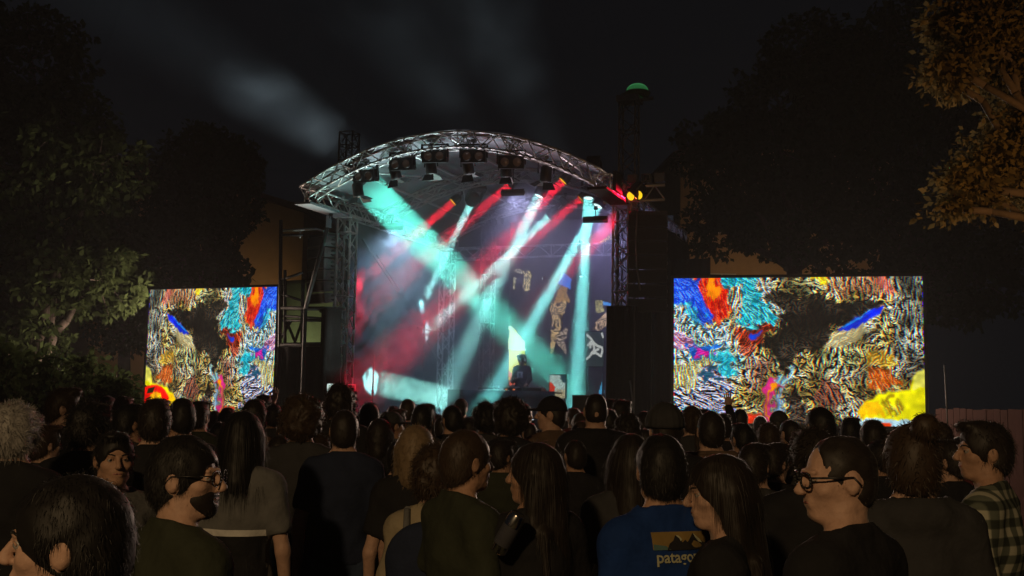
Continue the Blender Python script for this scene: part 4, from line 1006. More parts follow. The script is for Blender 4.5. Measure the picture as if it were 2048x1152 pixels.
def shoe_mesh():
    F = Field(np.arange(-.18, .18, .012), np.arange(-.12, .22, .012), np.arange(-.02, .16, .012))
    for s in (-1, 1): F.cone((s*.097, -.04, .055), (s*.105, .135, .042), .053, .046, .03); F.cone((s*.097, -.03, .06), (s*.097, -.03, .11), .052, .05, .02)
    F.cut(lambda X, Y, Z: -Z+.002); return F.net()
# ---- hair, in head space (origin at the head centre, +y is the face)
def strands(V, Q, n, length, width, seed, down=.6, out=.5, jitter=.5, sel=None):
    r = np.random.default_rng(seed); N_ = normals(V, Q); c = np.arange(len(V))
    if sel is not None: c = c[sel(V, N_)]
    if len(c) == 0: return V, Q
    i = r.choice(c, n); p = V[i]+r.normal(0, .004, (n, 3)); nn = N_[i]; flow = np.stack([nn[:,0]*.2, nn[:,1]*.2, -np.ones(n)], 1)
    flow -= nn*(flow*nn).sum(1)[:,None]; d = nn*out + flow*down + r.normal(0, jitter, (n, 3)); d /= np.linalg.norm(d, axis=1)[:,None]
    L = length*(.5+r.random(n))[:,None]; side = np.cross(d, nn+r.normal(0, .3, (n, 3))); side /= np.maximum(np.linalg.norm(side, axis=1), 1e-6)[:,None]; p = p - nn*.004
    mid = p + d*L*.55; d2 = d + np.array([0, 0, -.5])*down; end = p + d2*L
    P = np.concatenate([V, p-side*width, p+side*width, mid+side*width*.7, mid-side*width*.7, end+side*width*.15, end-side*width*.15]); b = len(V); k = np.arange(n)
    q1 = np.stack([b+k, b+n+k, b+2*n+k, b+3*n+k], 1); q2 = np.stack([b+3*n+k, b+2*n+k, b+4*n+k, b+5*n+k], 1)
    return P, np.concatenate([Q, q1, q2])
def hair_mesh(style, seed=1, res=.009, n=None):
    long = style in ('long', 'longwave', 'strandy', 'ponytail', 'bob')
    zlo = -.62 if style in ('long', 'longwave', 'strandy', 'ponytail') else -.26
    F = Field(np.arange(-.19, .19, res), np.arange(-.26, .21, res), np.arange(zlo, .24, res*(1.3 if long else 1)))
    r = np.random.default_rng(seed); ph = r.random(9)*6
    g = {'short': .013, 'crop': .007, 'fade': .012, 'quiff': .015, 'messy': .020, 'afro': .050, 'curly': .034, 'bald': .003, 'long': .018, 'longwave': .026, 'strandy': .018, 'bob': .024, 'bun': .013, 'ponytail': .014, 'cap': .010, 'beanie': .016, 'grey': .030, 'receding': .0035}[style]
    if style == 'cap' or style == 'beanie':
        F.ell((0, -.012, .030), (.074+g+.004, .095+g+.004, .092+g), .02)
        if style == 'cap':
            F.ell((0, .115, .030), (.072, .085, .010), .012); F.cut(lambda X, Y, Z: np.maximum(.020-Z - .0*Y, -1))
            F.ell((0, -.012, .128), (.011, .011, .007), .004)
        else: F.disp(lambda X, Y, Z: .003*np.sin(np.arctan2(Y, X)*22)); F.cut(lambda X, Y, Z: .012-Z)
        V, Q = F.net(); return V, Q
    F.ell((0, -.014, .024), (.073+g, .093+g, .090+g), .02)
    if style not in ('bald', 'receding'): F.ell((0, -.05, -.03), (.066+g*.8, .055+g*.8, .075), .03)
    else: F.ell((0, -.045, -.03), (.066+g, .05+g, .06), .03)
    if style in ('quiff', 'messy', 'short'):
        F.ell((.01, .055, .105), (.06, .05, .030 if style == 'quiff' else .018), .03)
    if style == 'bun': F.ell((.02, -.10, .115), (.045, .042, .045), .012)
    if style in ('long', 'longwave', 'strandy'):
        for s in (-1, 1): F.cone((s*.066, -.028, .0), (s*.088, -.035, -.25), .034+g*.5, .03, .03)
        F.cone((0, -.062, -.03), (0, -.085, -.30 if style != 'strandy' else -.20), .072, .075, .04)
        for k in range(9 if style != 'strandy' else 5):
            x = -.09+.18*k/(8 if style != 'strandy' else 4); F.cone((x, -.08, -.22), (x*1.15+r.normal(0, .012), -.10+r.normal(0, .008), -.42-r.random()*.12), .026, .008, .02)
    if style == 'bob':
        for s in (-1, 1): F.cone((s*.066, -.005, .0), (s*.082, .0, -.13), .036+g*.5, .034, .03)
        F.cone((0, -.055, -.03), (0, -.06, -.13), .075, .08, .04)
    if style == 'ponytail':
        F.ell((0, -.115, .035), (.03, .03, .03), .015); F.cone((0, -.13, .03), (.01, -.13, -.25), .032, .014, .02)
    # face opening
    cut = {'bald': .085, 'receding': .075}.get(style, .052)
    F.ell((0, .105, -.045 if style not in ('receding', 'bald') else -.01), (.068, .078, .098 if style not in ('receding', 'bald') else .12), .008, 'sub')
    if not long:
        F.ell((0, .03, -.115), (.13, .105, .075), .01, 'sub')
        for s in (-1, 1): F.ell((s*.088, -.008, -.022), (.026, .024, .036), .006, 'sub')
        F.cut(lambda X, Y, Z: np.maximum(-.095 - .02*np.cos(X*30) - Z, -1))
    amp, fr = {'afro': (.012, 70), 'curly': (.011, 62), 'grey': (.010, 60), 'messy': (.007, 55), 'receding': (.0035, 95), 'bald': (.003, 95), 'longwave': (.008, 38)}.get(style, (.0028, 85))
    F.disp(lambda X, Y, Z: amp*np.sin(X*fr+ph[0]+1.5*np.sin(Z*fr*.6+ph[1]))*np.sin(Y*fr*.9+ph[2]+1.2*np.sin(X*fr*.5))*np.sin(Z*fr*.55+ph[3]))
    V, Q = F.net()
    cfg = {'afro': (3000, .022, .0016, .2, .8, .8), 'curly': (2600, .026, .0018, .5, .7, .7), 'grey': (2600, .026, .0016, .4, .8, .7), 'messy': (2000, .030, .0016, .5, .6, .5), 'bald': (2500, .004, .0006, .3, .8, .4), 'receding': (6000, .006, .0006, .3, .8, .4), 'fade': (9000, .011, .0006, .9, .30, .2), 'crop': (1800, .009, .0012, .3, .9, .4),
           'long': (4500, .07, .0008, 1.6, .06, .08), 'longwave': (3500, .06, .001, 1.2, .2, .2), 'strandy': (4500, .07, .0009, 1.6, .06, .08)}.get(style, (1900, .018, .0014, .6, .6, .35))
    return strands(V, Q, n or cfg[0], cfg[1], cfg[2], seed, cfg[3], cfg[4], cfg[5], sel=(lambda P, N_: (P[:,1] < .035) | (P[:,2] > .075)))

def cmat(name, c, **k): return mat('cloth_'+name, c, .9, 0, .9, 11, .28, spec=.15, **k)
CL = {'black': cmat('black', (.014, .014, .016)), 'charcoal': cmat('charcoal', (.035, .035, .038)), 'navy': cmat('navy', (.016, .022, .045)), 'blue': cmat('blue', (.008, .030, .13)), 'grey': cmat('grey', (.12, .12, .12)),
      'olive': cmat('olive', (.030, .034, .022)), 'brown': cmat('brown', (.10, .065, .045)), 'white': cmat('white', (.55, .54, .52)), 'maroon': cmat('maroon', (.09, .02, .02)), 'beige': cmat('beige', (.26, .22, .15)), 'green': cmat('green', (.02, .05, .03)), 'jean': cmat('jean', (.03, .045, .08))}
SK = [mat('skin_%d' % i, c, .6, 0, .25, 35, .25, spec=.3, sheen=.1) for i, c in enumerate(((.42, .26, .19), (.36, .21, .14), (.50, .32, .24), (.24, .13, .08)))]
HR = {k: mat('hair_'+k, c, .55, 0, 0, 90, .35, spec=.3, sheen=.06) for k, c in {'black': (.008, .007, .007), 'dark': (.015, .011, .009), 'brown': (.034, .021, .013), 'blond': (.17, .12, .07), 'grey': (.26, .25, .24), 'red': (.12, .04, .015)}.items()}
SHOE = mat('shoe_leather', (.02, .018, .016), .5)
_cache = {}
def cached(key, fn):
    if key not in _cache:
        V, Q = fn(); me = np_mesh(key[0], V, Q, None, True); me.materials.append(SHOE); _cache[key] = me
    return _cache[key]
def put(name, me, parent, m):
    o = link(name, me, parent); o.material_slots[0].link = 'OBJECT'; o.material_slots[0].material = m; return o
PEOPLE = {}
def person(label, loc, rz, height, fem=False, arms=('down', 'down'), yaw=0, pitch=0, hair='short', hcol='dark', skin=0, shirt='black', sleeve='short', trouser='jean', hood=False, fat=0, coat=0, hem=.90, seed=1, group=None, fine=.0115, hair_res=.010, hs=1.0, hn=None, extra=None, sres=.019):
    o = thing('person', label, 'person', loc, rz, group); s_ = height/1.757; o.scale = (s_*(1+.0), s_, s_)
    bk = ('body', fem, arms, round(yaw, 2), round(pitch, 2), fine, fat)
    put('body', cached(bk, lambda: body_mesh(fem, arms, yaw, pitch, fine, fat)), o, SK[skin])
    sh_name = 'shirt' if not coat else 'jacket'
    sh = put(sh_name, cached((sh_name, fem, arms, sleeve, hood, fat, seed % 3, hem, coat, sres), lambda: shirt_mesh(fem, arms, sleeve, hood, fat, seed % 3, hem, coat, sres)), o, CL[shirt])
    put('trousers', cached(('trousers', fem, fat), lambda: trouser_mesh(fem, 3, fat)), o, CL[trouser])
    put('shoes', cached(('shoes',), shoe_mesh), o, SHOE)
    hm = None
    if hair:
        nm = hair if hair in ('cap', 'beanie') else 'hair'
        hm = put(nm, cached((nm, hair, seed % 2, hair_res, hn), lambda: hair_mesh(hair, seed % 2, hair_res, hn)), o, HR[hcol] if nm == 'hair' else CL[hcol])
        hm.location = HC; hm.rotation_euler = Matrix((rotz(yaw) @ rotx(pitch)).tolist()).to_euler(); hm.scale = (hs, hs, hs)
        if nm != 'hair':     # hair below the hat
            h2 = put('hair', cached(('hair', 'crop', seed % 2, hair_res, None), lambda: hair_mesh('crop', seed % 2, hair_res)), o, HR['dark']); h2.location = HC; h2.rotation_euler = hm.rotation_euler
    return o, shirtobj(sh), hm
def shirtobj(x): return x
def head_space(o, p, yaw=0, pitch=0): return Vector(HC + rotz(yaw) @ rotx(pitch) @ np.array(p))
HADD = {'short': .016, 'crop': .008, 'fade': .018, 'quiff': .03, 'messy': .02, 'afro': .05, 'curly': .035, 'bald': .003, 'long': .018, 'longwave': .024, 'strandy': .018, 'bob': .022, 'bun': .05, 'ponytail': .014, 'cap': .015, 'beanie': .02, 'grey': .03, 'receding': .006}
def stand(px, top, D, hair='short'):
    """ground position and standing height of a person whose crown is seen at pixel (px, top) at distance D"""
    p = at(px, top, D); return Vector((p.x, D, 0)), (p.z)/(1.757+HADD[hair]*.9)*1.757
EYEW = mat('eye_white', (.28, .26, .24), .4); IRIS = mat('iris_dark', (.03, .02, .015), .2)
def face(o, yaw, pitch, brow):
    M = lambda p: head_space(o, p, yaw, pitch)
    for s in (-1, 1):
        b = MB()
        if brow: b.poly([M((s*.013, .0935, .021)), M((s*.026, .0905, .0265)), M((s*.040, .0825, .0265)), M((s*.049, .0725, .022))], .0034, 6); b.build('eyebrow', brow, o, True)
        c = M((s*.031, .0728, .004)); f = (M((s*.031, .1, .004))-c).normalized(); m = Matrix.Translation(c) @ f.to_track_quat('Z', 'Y').to_matrix().to_4x4()
        b = MB(); b.lathe([(.0130*math.cos(t), .0130*math.sin(t)) for t in np.linspace(-.3, 1.57, 8)], 14, m); e = b.build('eye', EYEW, o, True)
        b = MB(); b.lathe([(.0062, .0118), (.004, .0131), (0, .0134)], 12, m); b.build('iris', IRIS, e, True)
        b = MB(); b.poly([M((s*.0175, .082, .003)), M((s*.025, .0855, .0100)), M((s*.037, .0835, .0100)), M((s*.0445, .076, .004))], .0026, 5); b.build('eyelid', SK[1], o, True)
    b = MB(); b.poly([M((-.018, .0895, -.0575)), M((0, .0930, -.0568)), M((.018, .0895, -.0575))], .0036, 6); b.build('lips', mat('lip', (.30, .12, .10), .5), o, True)
def glasses(o, yaw, pitch, rim=.0045, lensm=None, rimm=None, w_=.029, hgt=.021):
    G = link('glasses', None, o)   # placeholder replaced below
    bpy.data.objects.remove(G)
    M = lambda p: head_space(o, p, yaw, pitch); b = MB()
    for s in (-1, 1):
        pts = []
        for k in range(17):
            t = 2*math.pi*k/16; ca, sa = math.cos(t), math.sin(t); f = 1/max(1e-6, (abs(ca)**3.2+abs(sa)**3.2)**(1/3.2))
            pts.append(M((s*.035+w_*.82*f*ca, .107-.006*abs(s*.035+w_*f*ca)/.06*1.5, .004+hgt*.82*f*sa)))
        b.poly(pts, rim, 6); b.poly([M((s*.064, .098, .012)), M((s*.082, .07, .012)), M((s*.086, -.012, .010)), M((s*.084, -.032, -.012))], rim*.9, 6)
    b.poly([M((-.010, .108, .008)), M((0, .112, .010)), M((.010, .108, .008))], rim*.9, 6)
    fr = b.build('glasses', rimm or BLACKM, o, True)
    return fr

# ------------------------------------------------------------------ printing on clothes
from mathutils.bvhtree import BVHTree
def conform(me_dst_name, pts, faces, target, side, off, m, parent, smooth=False):
    """lay flat artwork (x, z) on the shirt surface; side=-1 the back, +1 the chest"""
    me = target.data; bv = BVHTree.FromPolygons([v.co.copy() for v in me.vertices], [tuple(p.vertices) for p in me.polygons])
    out = []
    for x, z in pts:
        h = bv.ray_cast(Vector((x, side*.6, z)), Vector((0, -side, 0)))
        y = h[0].y if h[0] is not None else side*.1
        out.append((x, y+side*off, z))
    return link(me_dst_name, mesh(me_dst_name, out, faces, m, smooth), parent)
def grid_patch(x0, x1, z0, z1, n, k):
    pts = [(x0+(x1-x0)*i/n, z0+(z1-z0)*j/k) for j in range(k+1) for i in range(n+1)]
    return pts, [(j*(n+1)+i, j*(n+1)+i+1, (j+1)*(n+1)+i+1, (j+1)*(n+1)+i) for j in range(k) for i in range(n)]
def text_flat(body, width, bold=True):
    c = bpy.data.curves.new('lettering', 'FONT'); c.body = body; c.resolution_u = 3
    if bold: c.offset = .018
    o = bpy.data.objects.new('lettering', c); col.objects.link(o); bpy.context.view_layer.update()
    me = bpy.data.meshes.new_from_object(o.evaluated_get(bpy.context.evaluated_depsgraph_get()))
    v = np.array([q.co[:] for q in me.vertices]); f = [tuple(p.vertices) for p in me.polygons]
    bpy.data.objects.remove(o); bpy.data.meshes.remove(me); bpy.data.curves.remove(c)
    w_ = v[:,0].max()-v[:,0].min(); v = v*(width/w_); v[:,0] -= (v[:,0].max()+v[:,0].min())/2
    return v[:, :2], f
plaid = bpy.data.materials.new('plaid_shirt'); plaid.use_nodes = True
nt = plaid.node_tree; bs = nt.nodes['Principled BSDF']; bs.inputs['Roughness'].default_value = .9; bs.inputs['Specular IOR Level'].default_value = .1
tc = nt.nodes.new('ShaderNodeTexCoord'); sx = nt.nodes.new('ShaderNodeSeparateXYZ'); nt.links.new(tc.outputs['Object'], sx.inputs[0])
def band(sock, f):
    a = nt.nodes.new('ShaderNodeMath'); a.operation = 'MULTIPLY'; a.inputs[1].default_value = f; nt.links.new(sock, a.inputs[0])
    s_ = nt.nodes.new('ShaderNodeMath'); s_.operation = 'SINE'; nt.links.new(a.outputs[0], s_.inputs[0])
    g_ = nt.nodes.new('ShaderNodeMapRange'); g_.inputs[1].default_value = -.25; g_.inputs[2].default_value = .25; nt.links.new(s_.outputs[0], g_.inputs[0]); return g_.outputs[0]
mxp = nt.nodes.new('ShaderNodeMath'); mxp.operation = 'ADD'; nt.links.new(band(sx.outputs[0], 95), mxp.inputs[0]); nt.links.new(band(sx.outputs[2], 90), mxp.inputs[1])
rp = nt.nodes.new('ShaderNodeValToRGB'); rp.color_ramp.elements[0].color = (.03, .035, .028, 1); rp.color_ramp.elements[1].color = (.36, .35, .27, 1); rp.color_ramp.elements[1].position = 1
e_ = rp.color_ramp.elements.new(.5); e_.color = (.10, .11, .085, 1)
hf = nt.nodes.new('ShaderNodeMath'); hf.operation = 'MULTIPLY'; hf.inputs[1].default_value = .5; nt.links.new(mxp.outputs[0], hf.inputs[0]); nt.links.new(hf.outputs[0], rp.inputs[0]); nt.links.new(rp.outputs[0], bs.inputs['Base Color'])
CL['plaid'] = plaid

PLACED = []
def crowd(px, top, D, label, rz=0, hair='short', group=None, **k):
    loc, h = stand(px, top, D, hair); PLACED.append((loc.x, loc.y, h, label))
    return person(label, loc, rz, h, hair=hair, group=group, **k)

FN, HRN = .0065, .0065
# --- near people, one by one
o1, _, _ = crowd(150, 952, 2.0, 'dark haired person in left profile with bare ear and rim lit hair', R(55), 'fade', yaw=R(42), hcol='black', skin=0, shirt='charcoal', fine=FN, hair_res=HRN, hs=1.04, seed=2)
face(o1, R(42), 0, HR['black'])
o, sh, hm = crowd(368, 868, 3.15, 'bearded man in round glasses looking right beside the woman in pale top', R(-45), 'fade', yaw=R(-50), hcol='black', skin=0, shirt='olive', fine=FN, hair_res=HRN, seed=3)
face(o, R(-50), 0, None)
glasses(o, R(-50), 0, .0022, w_=.028, hgt=.025)
def beard(o, yaw, m):
    F = Field(np.arange(-.09, .09, .007), np.arange(-.05, .13, .007), np.arange(-.14, .02, .007))
    F.ell((0, .036, -.052), (.058, .062, .066), .02); F.ell((0, .068, -.090), (.03, .023, .022), .02)
    F.cut(lambda X, Y, Z: np.maximum(Z+.034+.25*np.abs(X)*0-.9*np.maximum(0, np.abs(X)-.04), -.118-Z)); F.ell((0, .10, -.058), (.021, .03, .008), .004, 'sub'); F.ell((0, .10, -.022), (.03, .03, .018), .006, 'sub')
    V, Q = strands(*F.net(), 900, .007, .0008, 4, .6, .6, .4); b = put('beard', np_mesh('beard', V, Q, m), o, m); b.location = HC; b.rotation_euler = (0, 0, yaw)
beard(o, R(-50), HR['dark'])
o, sh, hm = crowd(487, 822, 5.3, 'woman with long dark hair in pale top with white band from behind', R(0), 'strandy', fem=True, hcol='black', shirt='grey', arms=('down', 'down'), fine=.009, hair_res=.009, seed=1, trouser='black')
pts, fc = grid_patch(-.15, .15, 1.195, 1.225, 20, 2); conform('white_band', pts, fc, sh, -1, .004, CL['white'], o, True)
pts, fc = grid_patch(-.155, .155, .92, 1.194, 20, 12); conform('dark_back_panel', pts, fc, sh, -1, .005, CL['black'], o, True)
crowd(690, 820, 6.3, 'broad person in navy shirt with cropped hair seen from behind', R(4), 'crop', hcol='dark', shirt='navy', fine=.009, seed=5)
crowd(832, 852, 5.6, 'person with light blond hair seen from behind', R(0), 'bob', fem=True, hcol='blond', shirt='black', seed=2)
o, sh, hm = crowd(874, 890, 4.6, 'person with wavy hair in beige sleeves wearing a dark backpack', R(-8), 'curly', fem=True, hcol='brown', skin=2, shirt='beige', sleeve='long', fine=.009, seed=1, trouser='black')
wb = MB(); w0 = np.array([-.232, .045, .90]); wb.lathe([(.036, -.018), (.042, -.018), (.042, .018), (.036, .018), (.036, -.018)], 16, Matrix.Translation(w0)); wb.build('wristband', BLACKM, o, True)
ploc = Vector(o.location); psc = o.scale[0]
F = Field(np.arange(-.24, .24, .015), np.arange(-.36, -.05, .015), np.arange(.85, 1.55, .015)); F.ell((0, -.19, 1.10), (.19, .085, .20), .06); F.ell((0, -.18, 1.30), (.18, .075, .17), .06); F.ell((0, -.265, 1.08), (.11, .04, .09), .02)
F.cut(lambda X, Y, Z: np.maximum(np.abs(X)-.185, Y+.122)); V, Q = F.net()
bpk = thing('backpack', 'dark navy backpack worn over beige sleeves', 'backpack', ploc, R(-8)); bpk.scale = (psc,)*3
link('pack_body', np_mesh('pack_body', V, Q, CL['navy']), bpk)
for s in (-1, 1):
    t = MB(); t.poly([(s*.10, -.135, 1.40), (s*.115, -.06, 1.505), (s*.12, .03, 1.495), (s*.125, .10, 1.42), (s*.13, .135, 1.25), (s*.14, .11, 1.10), (s*.14, -.06, 1.02), (s*.12, -.15, 1.0)], .016, 6); t.build('strap', CL['grey'], bpk, True)
crowd(930, 858, 4.25, 'man with rim lit brown hair in olive shirt turning right', R(-58), 'fade', yaw=R(2), hcol='brown', skin=1, shirt='olive', fine=.008, hair_res=.008, seed=4)
o8, sh, hm = crowd(1072, 886, 4.2, 'woman with very long dark hair turned left holding a shiny can', R(30), 'long', fem=True, yaw=R(38), arms=('front', 'down'), hcol='dark', skin=1, shirt='black', fine=.009, hair_res=.009, seed=2, trouser='black')
o12, sh12, hm = crowd(1326, 866, 3.75, 'man in blue shirt with a mountain print on the back', R(24), 'fade', yaw=R(-22), hcol='black', skin=1, shirt='blue', fine=.008, hair_res=.0075, seed=1, fat=.012, sres=.0145)
# back print: sunset strip, mountains, lettering (mirrored in x because it is read from behind)
zc = 1.395
pts, fc = grid_patch(-.105, .105, zc+.0, zc+.055, 24, 6)
pr_ = conform('back_print', pts, fc, sh12, -1, .003, mat('print_sky', (.20, .13, .035), .9, 0, 0, 14, .5), o12, True)
def fan(poly, name, m, off):
    n = 14; P = []; Fc = []
    conform(name, [(x, zc+z) for x, z in poly], [tuple(range(len(poly)))], sh12, -1, off, m, pr_)
fan([(-.104,-.001),(-.104,.018),(-.06,.012),(-.045,.0)], 'print_sea', mat('print_sea', (.06, .12, .11), .9), .006)
fan([(-.06,-.002),(-.045,.02),(-.03,.028),(-.018,.045),(-.006,.034),(.004,.022),(.016,.03),(.026,.02),(.03,-.002)], 'print_mountain', mat('print_black', (.006, .006, .008), .9), .0065)
fan([(.028,-.002),(.022,.02),(.036,.034),(.05,.05),(.062,.04),(.075,.03),(.09,.02),(.106,.015),(.106,-.002)], 'print_mountain', mat('print_black', (.006, .006, .008), .9), .0062)
fan([(-.018,.045),(-.006,.034),(-.004,.026),(.002,.03),(.0,.036),(-.008,.044)], 'print_snow', mat('print_cream', (.34, .34, .22), .9), .0085)
fan([(.05,.05),(.062,.04),(.075,.03),(.085,.018),(.07,.022),(.058,.034)], 'print_snow', mat('print_cream', (.34, .34, .22), .9), .0085)
tv, tf = text_flat('patagonia', .195); tv = [(x, zc-.040+z) for x, z in tv]
conform('lettering', tv, tf, sh12, -1, .006, mat('print_cream', (.34, .34, .22), .9), pr_)
o13, _, _ = crowd(1446, 910, 3.5, 'woman with long dark hair turned left beside the blue shirt', R(72), 'long', fem=True, yaw=R(20), pitch=R(-4), hcol='dark', skin=0, shirt='black', fine=FN, hair_res=.008, seed=2, trouser='black')
face(o13, R(20), R(-4), HR['dark'])
crowd(1262, 868, 4.9, 'woman with long dark hair standing left of the blue shirt', R(0), 'long', fem=True, hcol='dark', shirt='charcoal', seed=1)
o15, sh, hm = crowd(1684, 872, 3.0, 'man in thick black glasses with receding hair looking left', R(45), 'receding', yaw=R(50), pitch=R(-3), hcol='dark', skin=0, shirt='black', fine=FN, hair_res=HRN, hn=3500, seed=1)
face(o15, R(50), R(-3), None)
glasses(o15, R(50), R(-3), .0034, w_=.030, hgt=.024)
crowd(1822, 838, 3.9, 'big person in dark jacket with hair knot blocking the screen corner', R(-6), 'bun', hcol='brown', shirt='charcoal', sleeve='long', hood=True, coat=.012, fine=.009, hs=1.12, seed=2)
o17, _, _ = crowd(1972, 842, 4.55, 'person in plaid shirt looking left by the dark fence', R(55), 'short', yaw=R(32), hcol='dark', skin=1, shirt='plaid', sleeve='long', fine=.008, seed=3)
face(o17, R(32), 0, HR['dark'])
crowd(1628, 856, 4.4, 'person in black jacket just behind the thick glasses', R(0), 'messy', hcol='dark', shirt='black', sleeve='long', coat=.015, seed=3)
crowd(1510, 886, 5.6, 'person with short hair and lit right ear beyond the long haired woman', R(-8), 'short', yaw=R(-25), hcol='dark', skin=0, shirt='charcoal', seed=4)
crowd(1548, 886, 6.3, 'person half hidden with short hair turned to the screen', R(-30), 'short', yaw=R(-20), hcol='dark', shirt='black', seed=5)
crowd(1330, 812, 6.0, 'person with a dark beanie behind the blue shirt', R(5), 'beanie', hcol='charcoal', shirt='black', sleeve='long', coat=.02, seed=1, hs=1.1)
crowd(1422, 822, 6.6, 'person in brown jacket with cropped hair before the wide screen', R(0), 'crop', hcol='dark', shirt='brown', sleeve='long', coat=.02, fat=.03, seed=2)
crowd(1192, 788, 7.9, 'tall bald person in black hooded jacket before the stage', R(0), 'bald', hcol='dark', skin=0, shirt='black', sleeve='long', hood=True, coat=.02, seed=1)
crowd(1104, 793, 8.3, 'person in a peaked cap turned left before the DJ table', R(30), 'cap', yaw=R(45), hcol='black', shirt='brown', seed=1)
crowd(1022, 796, 8.0, 'person with a big curly mop before the DJ table', R(0), 'afro', hcol='dark', shirt='black', seed=1)
crowd(30, 806, 4.9, 'person with fluffy grey hair at the left end of the crowd', R(6), 'grey', hcol='grey', shirt='black', seed=1)
crowd(128, 773, 7.6, 'tall person with a quiff in right profile before the bushes', R(-30), 'quiff', yaw=R(-40), hcol='brown', skin=2, shirt='black', seed=2)
crowd(180, 804, 5.6, 'person with parted dark hair beside the tall quiff', R(0), 'messy', yaw=R(-20), hcol='black', shirt='black', sleeve='long', seed=3)
o24, _, _ = crowd(228, 862, 4.7, 'person with face turned toward the camera behind the round glasses', R(-130), 'short', yaw=R(-20), hcol='black', skin=1, shirt='grey', fine=.008, seed=4)
face(o24, R(-20), 0, HR['black'])
crowd(682, 768, 8.6, 'tall person with dark curls before the pale flight case', R(0), 'curly', hcol='dark', shirt='black', seed=1)
crowd(606, 790, 6.6, 'person with bushy hair before the left scaffold', R(0), 'afro', hcol='brown', shirt='charcoal', seed=2)

# --- the mass of the crowd, seen from behind
names = {'short': 'short hair', 'crop': 'cropped hair', 'messy': 'messy hair', 'curly': 'curly hair', 'bob': 'bobbed hair', 'long': 'long hair', 'longwave': 'long wavy hair', 'ponytail': 'a ponytail', 'quiff': 'a quiff', 'cap': 'a cap', 'bald': 'a bald head', 'grey': 'fluffy grey hair', 'bun': 'a hair knot', 'receding': 'thin hair', 'afro': 'bushy hair'}
ROWS = [(18,803,44,'short'),(66,826,40,'messy'),(95,815,34,'short'),(215,792,36,'crop'),(246,793,40,'short'),(262,808,52,'short'),(312,797,62,'short'),(364,796,54,'crop'),(398,802,42,'short'),(352,852,46,'messy'),(392,838,44,'curly'),
 (428,822,30,'bob'),(456,815,34,'long'),(508,798,46,'short'),(528,790,30,'curly'),(548,808,34,'short'),(577,835,48,'short'),(641,802,36,'short'),(660,822,38,'ponytail'),(738,806,40,'short'),(760,838,50,'bob'),(722,830,36,'short'),
 (772,823,30,'crop'),(795,818,36,'short'),(786,812,24,'short'),(815,798,32,'crop'),(848,806,44,'quiff'),(868,828,40,'curly'),(903,811,42,'crop'),(893,830,38,'short'),(922,798,26,'cap'),(938,834,36,'short'),(957,812,24,'crop'),(972,806,44,'curly'),
 (1000,802,24,'short'),(1048,807,32,'crop'),(1060,846,34,'bald'),(1148,816,28,'short'),(1134,822,22,'bob'),(1162,826,36,'longwave'),(1222,798,30,'short'),(1244,800,32,'messy'),(1218,818,36,'short'),(1254,826,44,'curly'),(1250,846,40,'crop'),(1288,823,36,'long'),
 (1384,812,40,'ponytail'),(1400,818,32,'short'),(1444,827,40,'short'),(1484,846,44,'short'),(1482,818,30,'crop'),(1536,846,42,'messy'),(1578,840,44,'crop'),(1560,822,34,'cap'),(1640,814,62,'crop'),(1520,832,26,'bob'),(1702,834,40,'short'),(1746,840,50,'short'),(1878,846,40,'curly'),
 (985,850,40,'short'),(1010,842,34,'longwave'),(700,815,30,'short'),(620,828,34,'crop'),(290,840,40,'long'),(470,845,40,'short'),(1190,850,44,'short'),(1370,838,34,'crop'),(1600,862,44,'short'),(1456,868,44,'bob'),(560,870,52,'short'),(800,880,54,'ponytail'),(1005,880,50,'short'),(640,870,48,'messy'),(1150,880,50,'crop'),(90,850,56,'short'),(20,880,70,'bob'),(1900,880,60,'short'),(1760,880,60,'ponytail')]
rx = random.Random(21)
ROWS += [(int(30+2000*k/30+rx.uniform(-24, 24)), int(826+rx.uniform(0, 44)+.0175*(30+2000*k/30-1024)), rx.uniform(28, 46), rx.choice(['short', 'crop', 'short', 'messy', 'bob', 'long', 'curly', 'ponytail', 'cap', 'short'])) for k in range(30)]
shirts = ['black', 'charcoal', 'navy', 'black', 'grey', 'olive', 'black', 'brown', 'charcoal', 'white', 'maroon', 'navy']
rr = random.Random(4); USED = set()
VARI = [dict(fem=False, arms=('down', 'down'), yaw=0), dict(fem=False, arms=('front', 'front'), yaw=R(18)), dict(fem=False, arms=('pocket', 'pocket'), yaw=R(-22)), dict(fem=True, arms=('down', 'front'), yaw=0), dict(fem=True, arms=('down', 'down'), yaw=R(30)), dict(fem=False, arms=('down', 'phone'), yaw=R(-40))]
ZONES = ((240, 'before the dark bushes'), (560, 'before the squarish screen'), (700, 'before the left scaffold'), (900, 'before the floor light'), (1140, 'before the DJ table'), (1300, 'before the right speaker wing'), (1850, 'before the wide screen'), (2100, 'by the dark fence'))
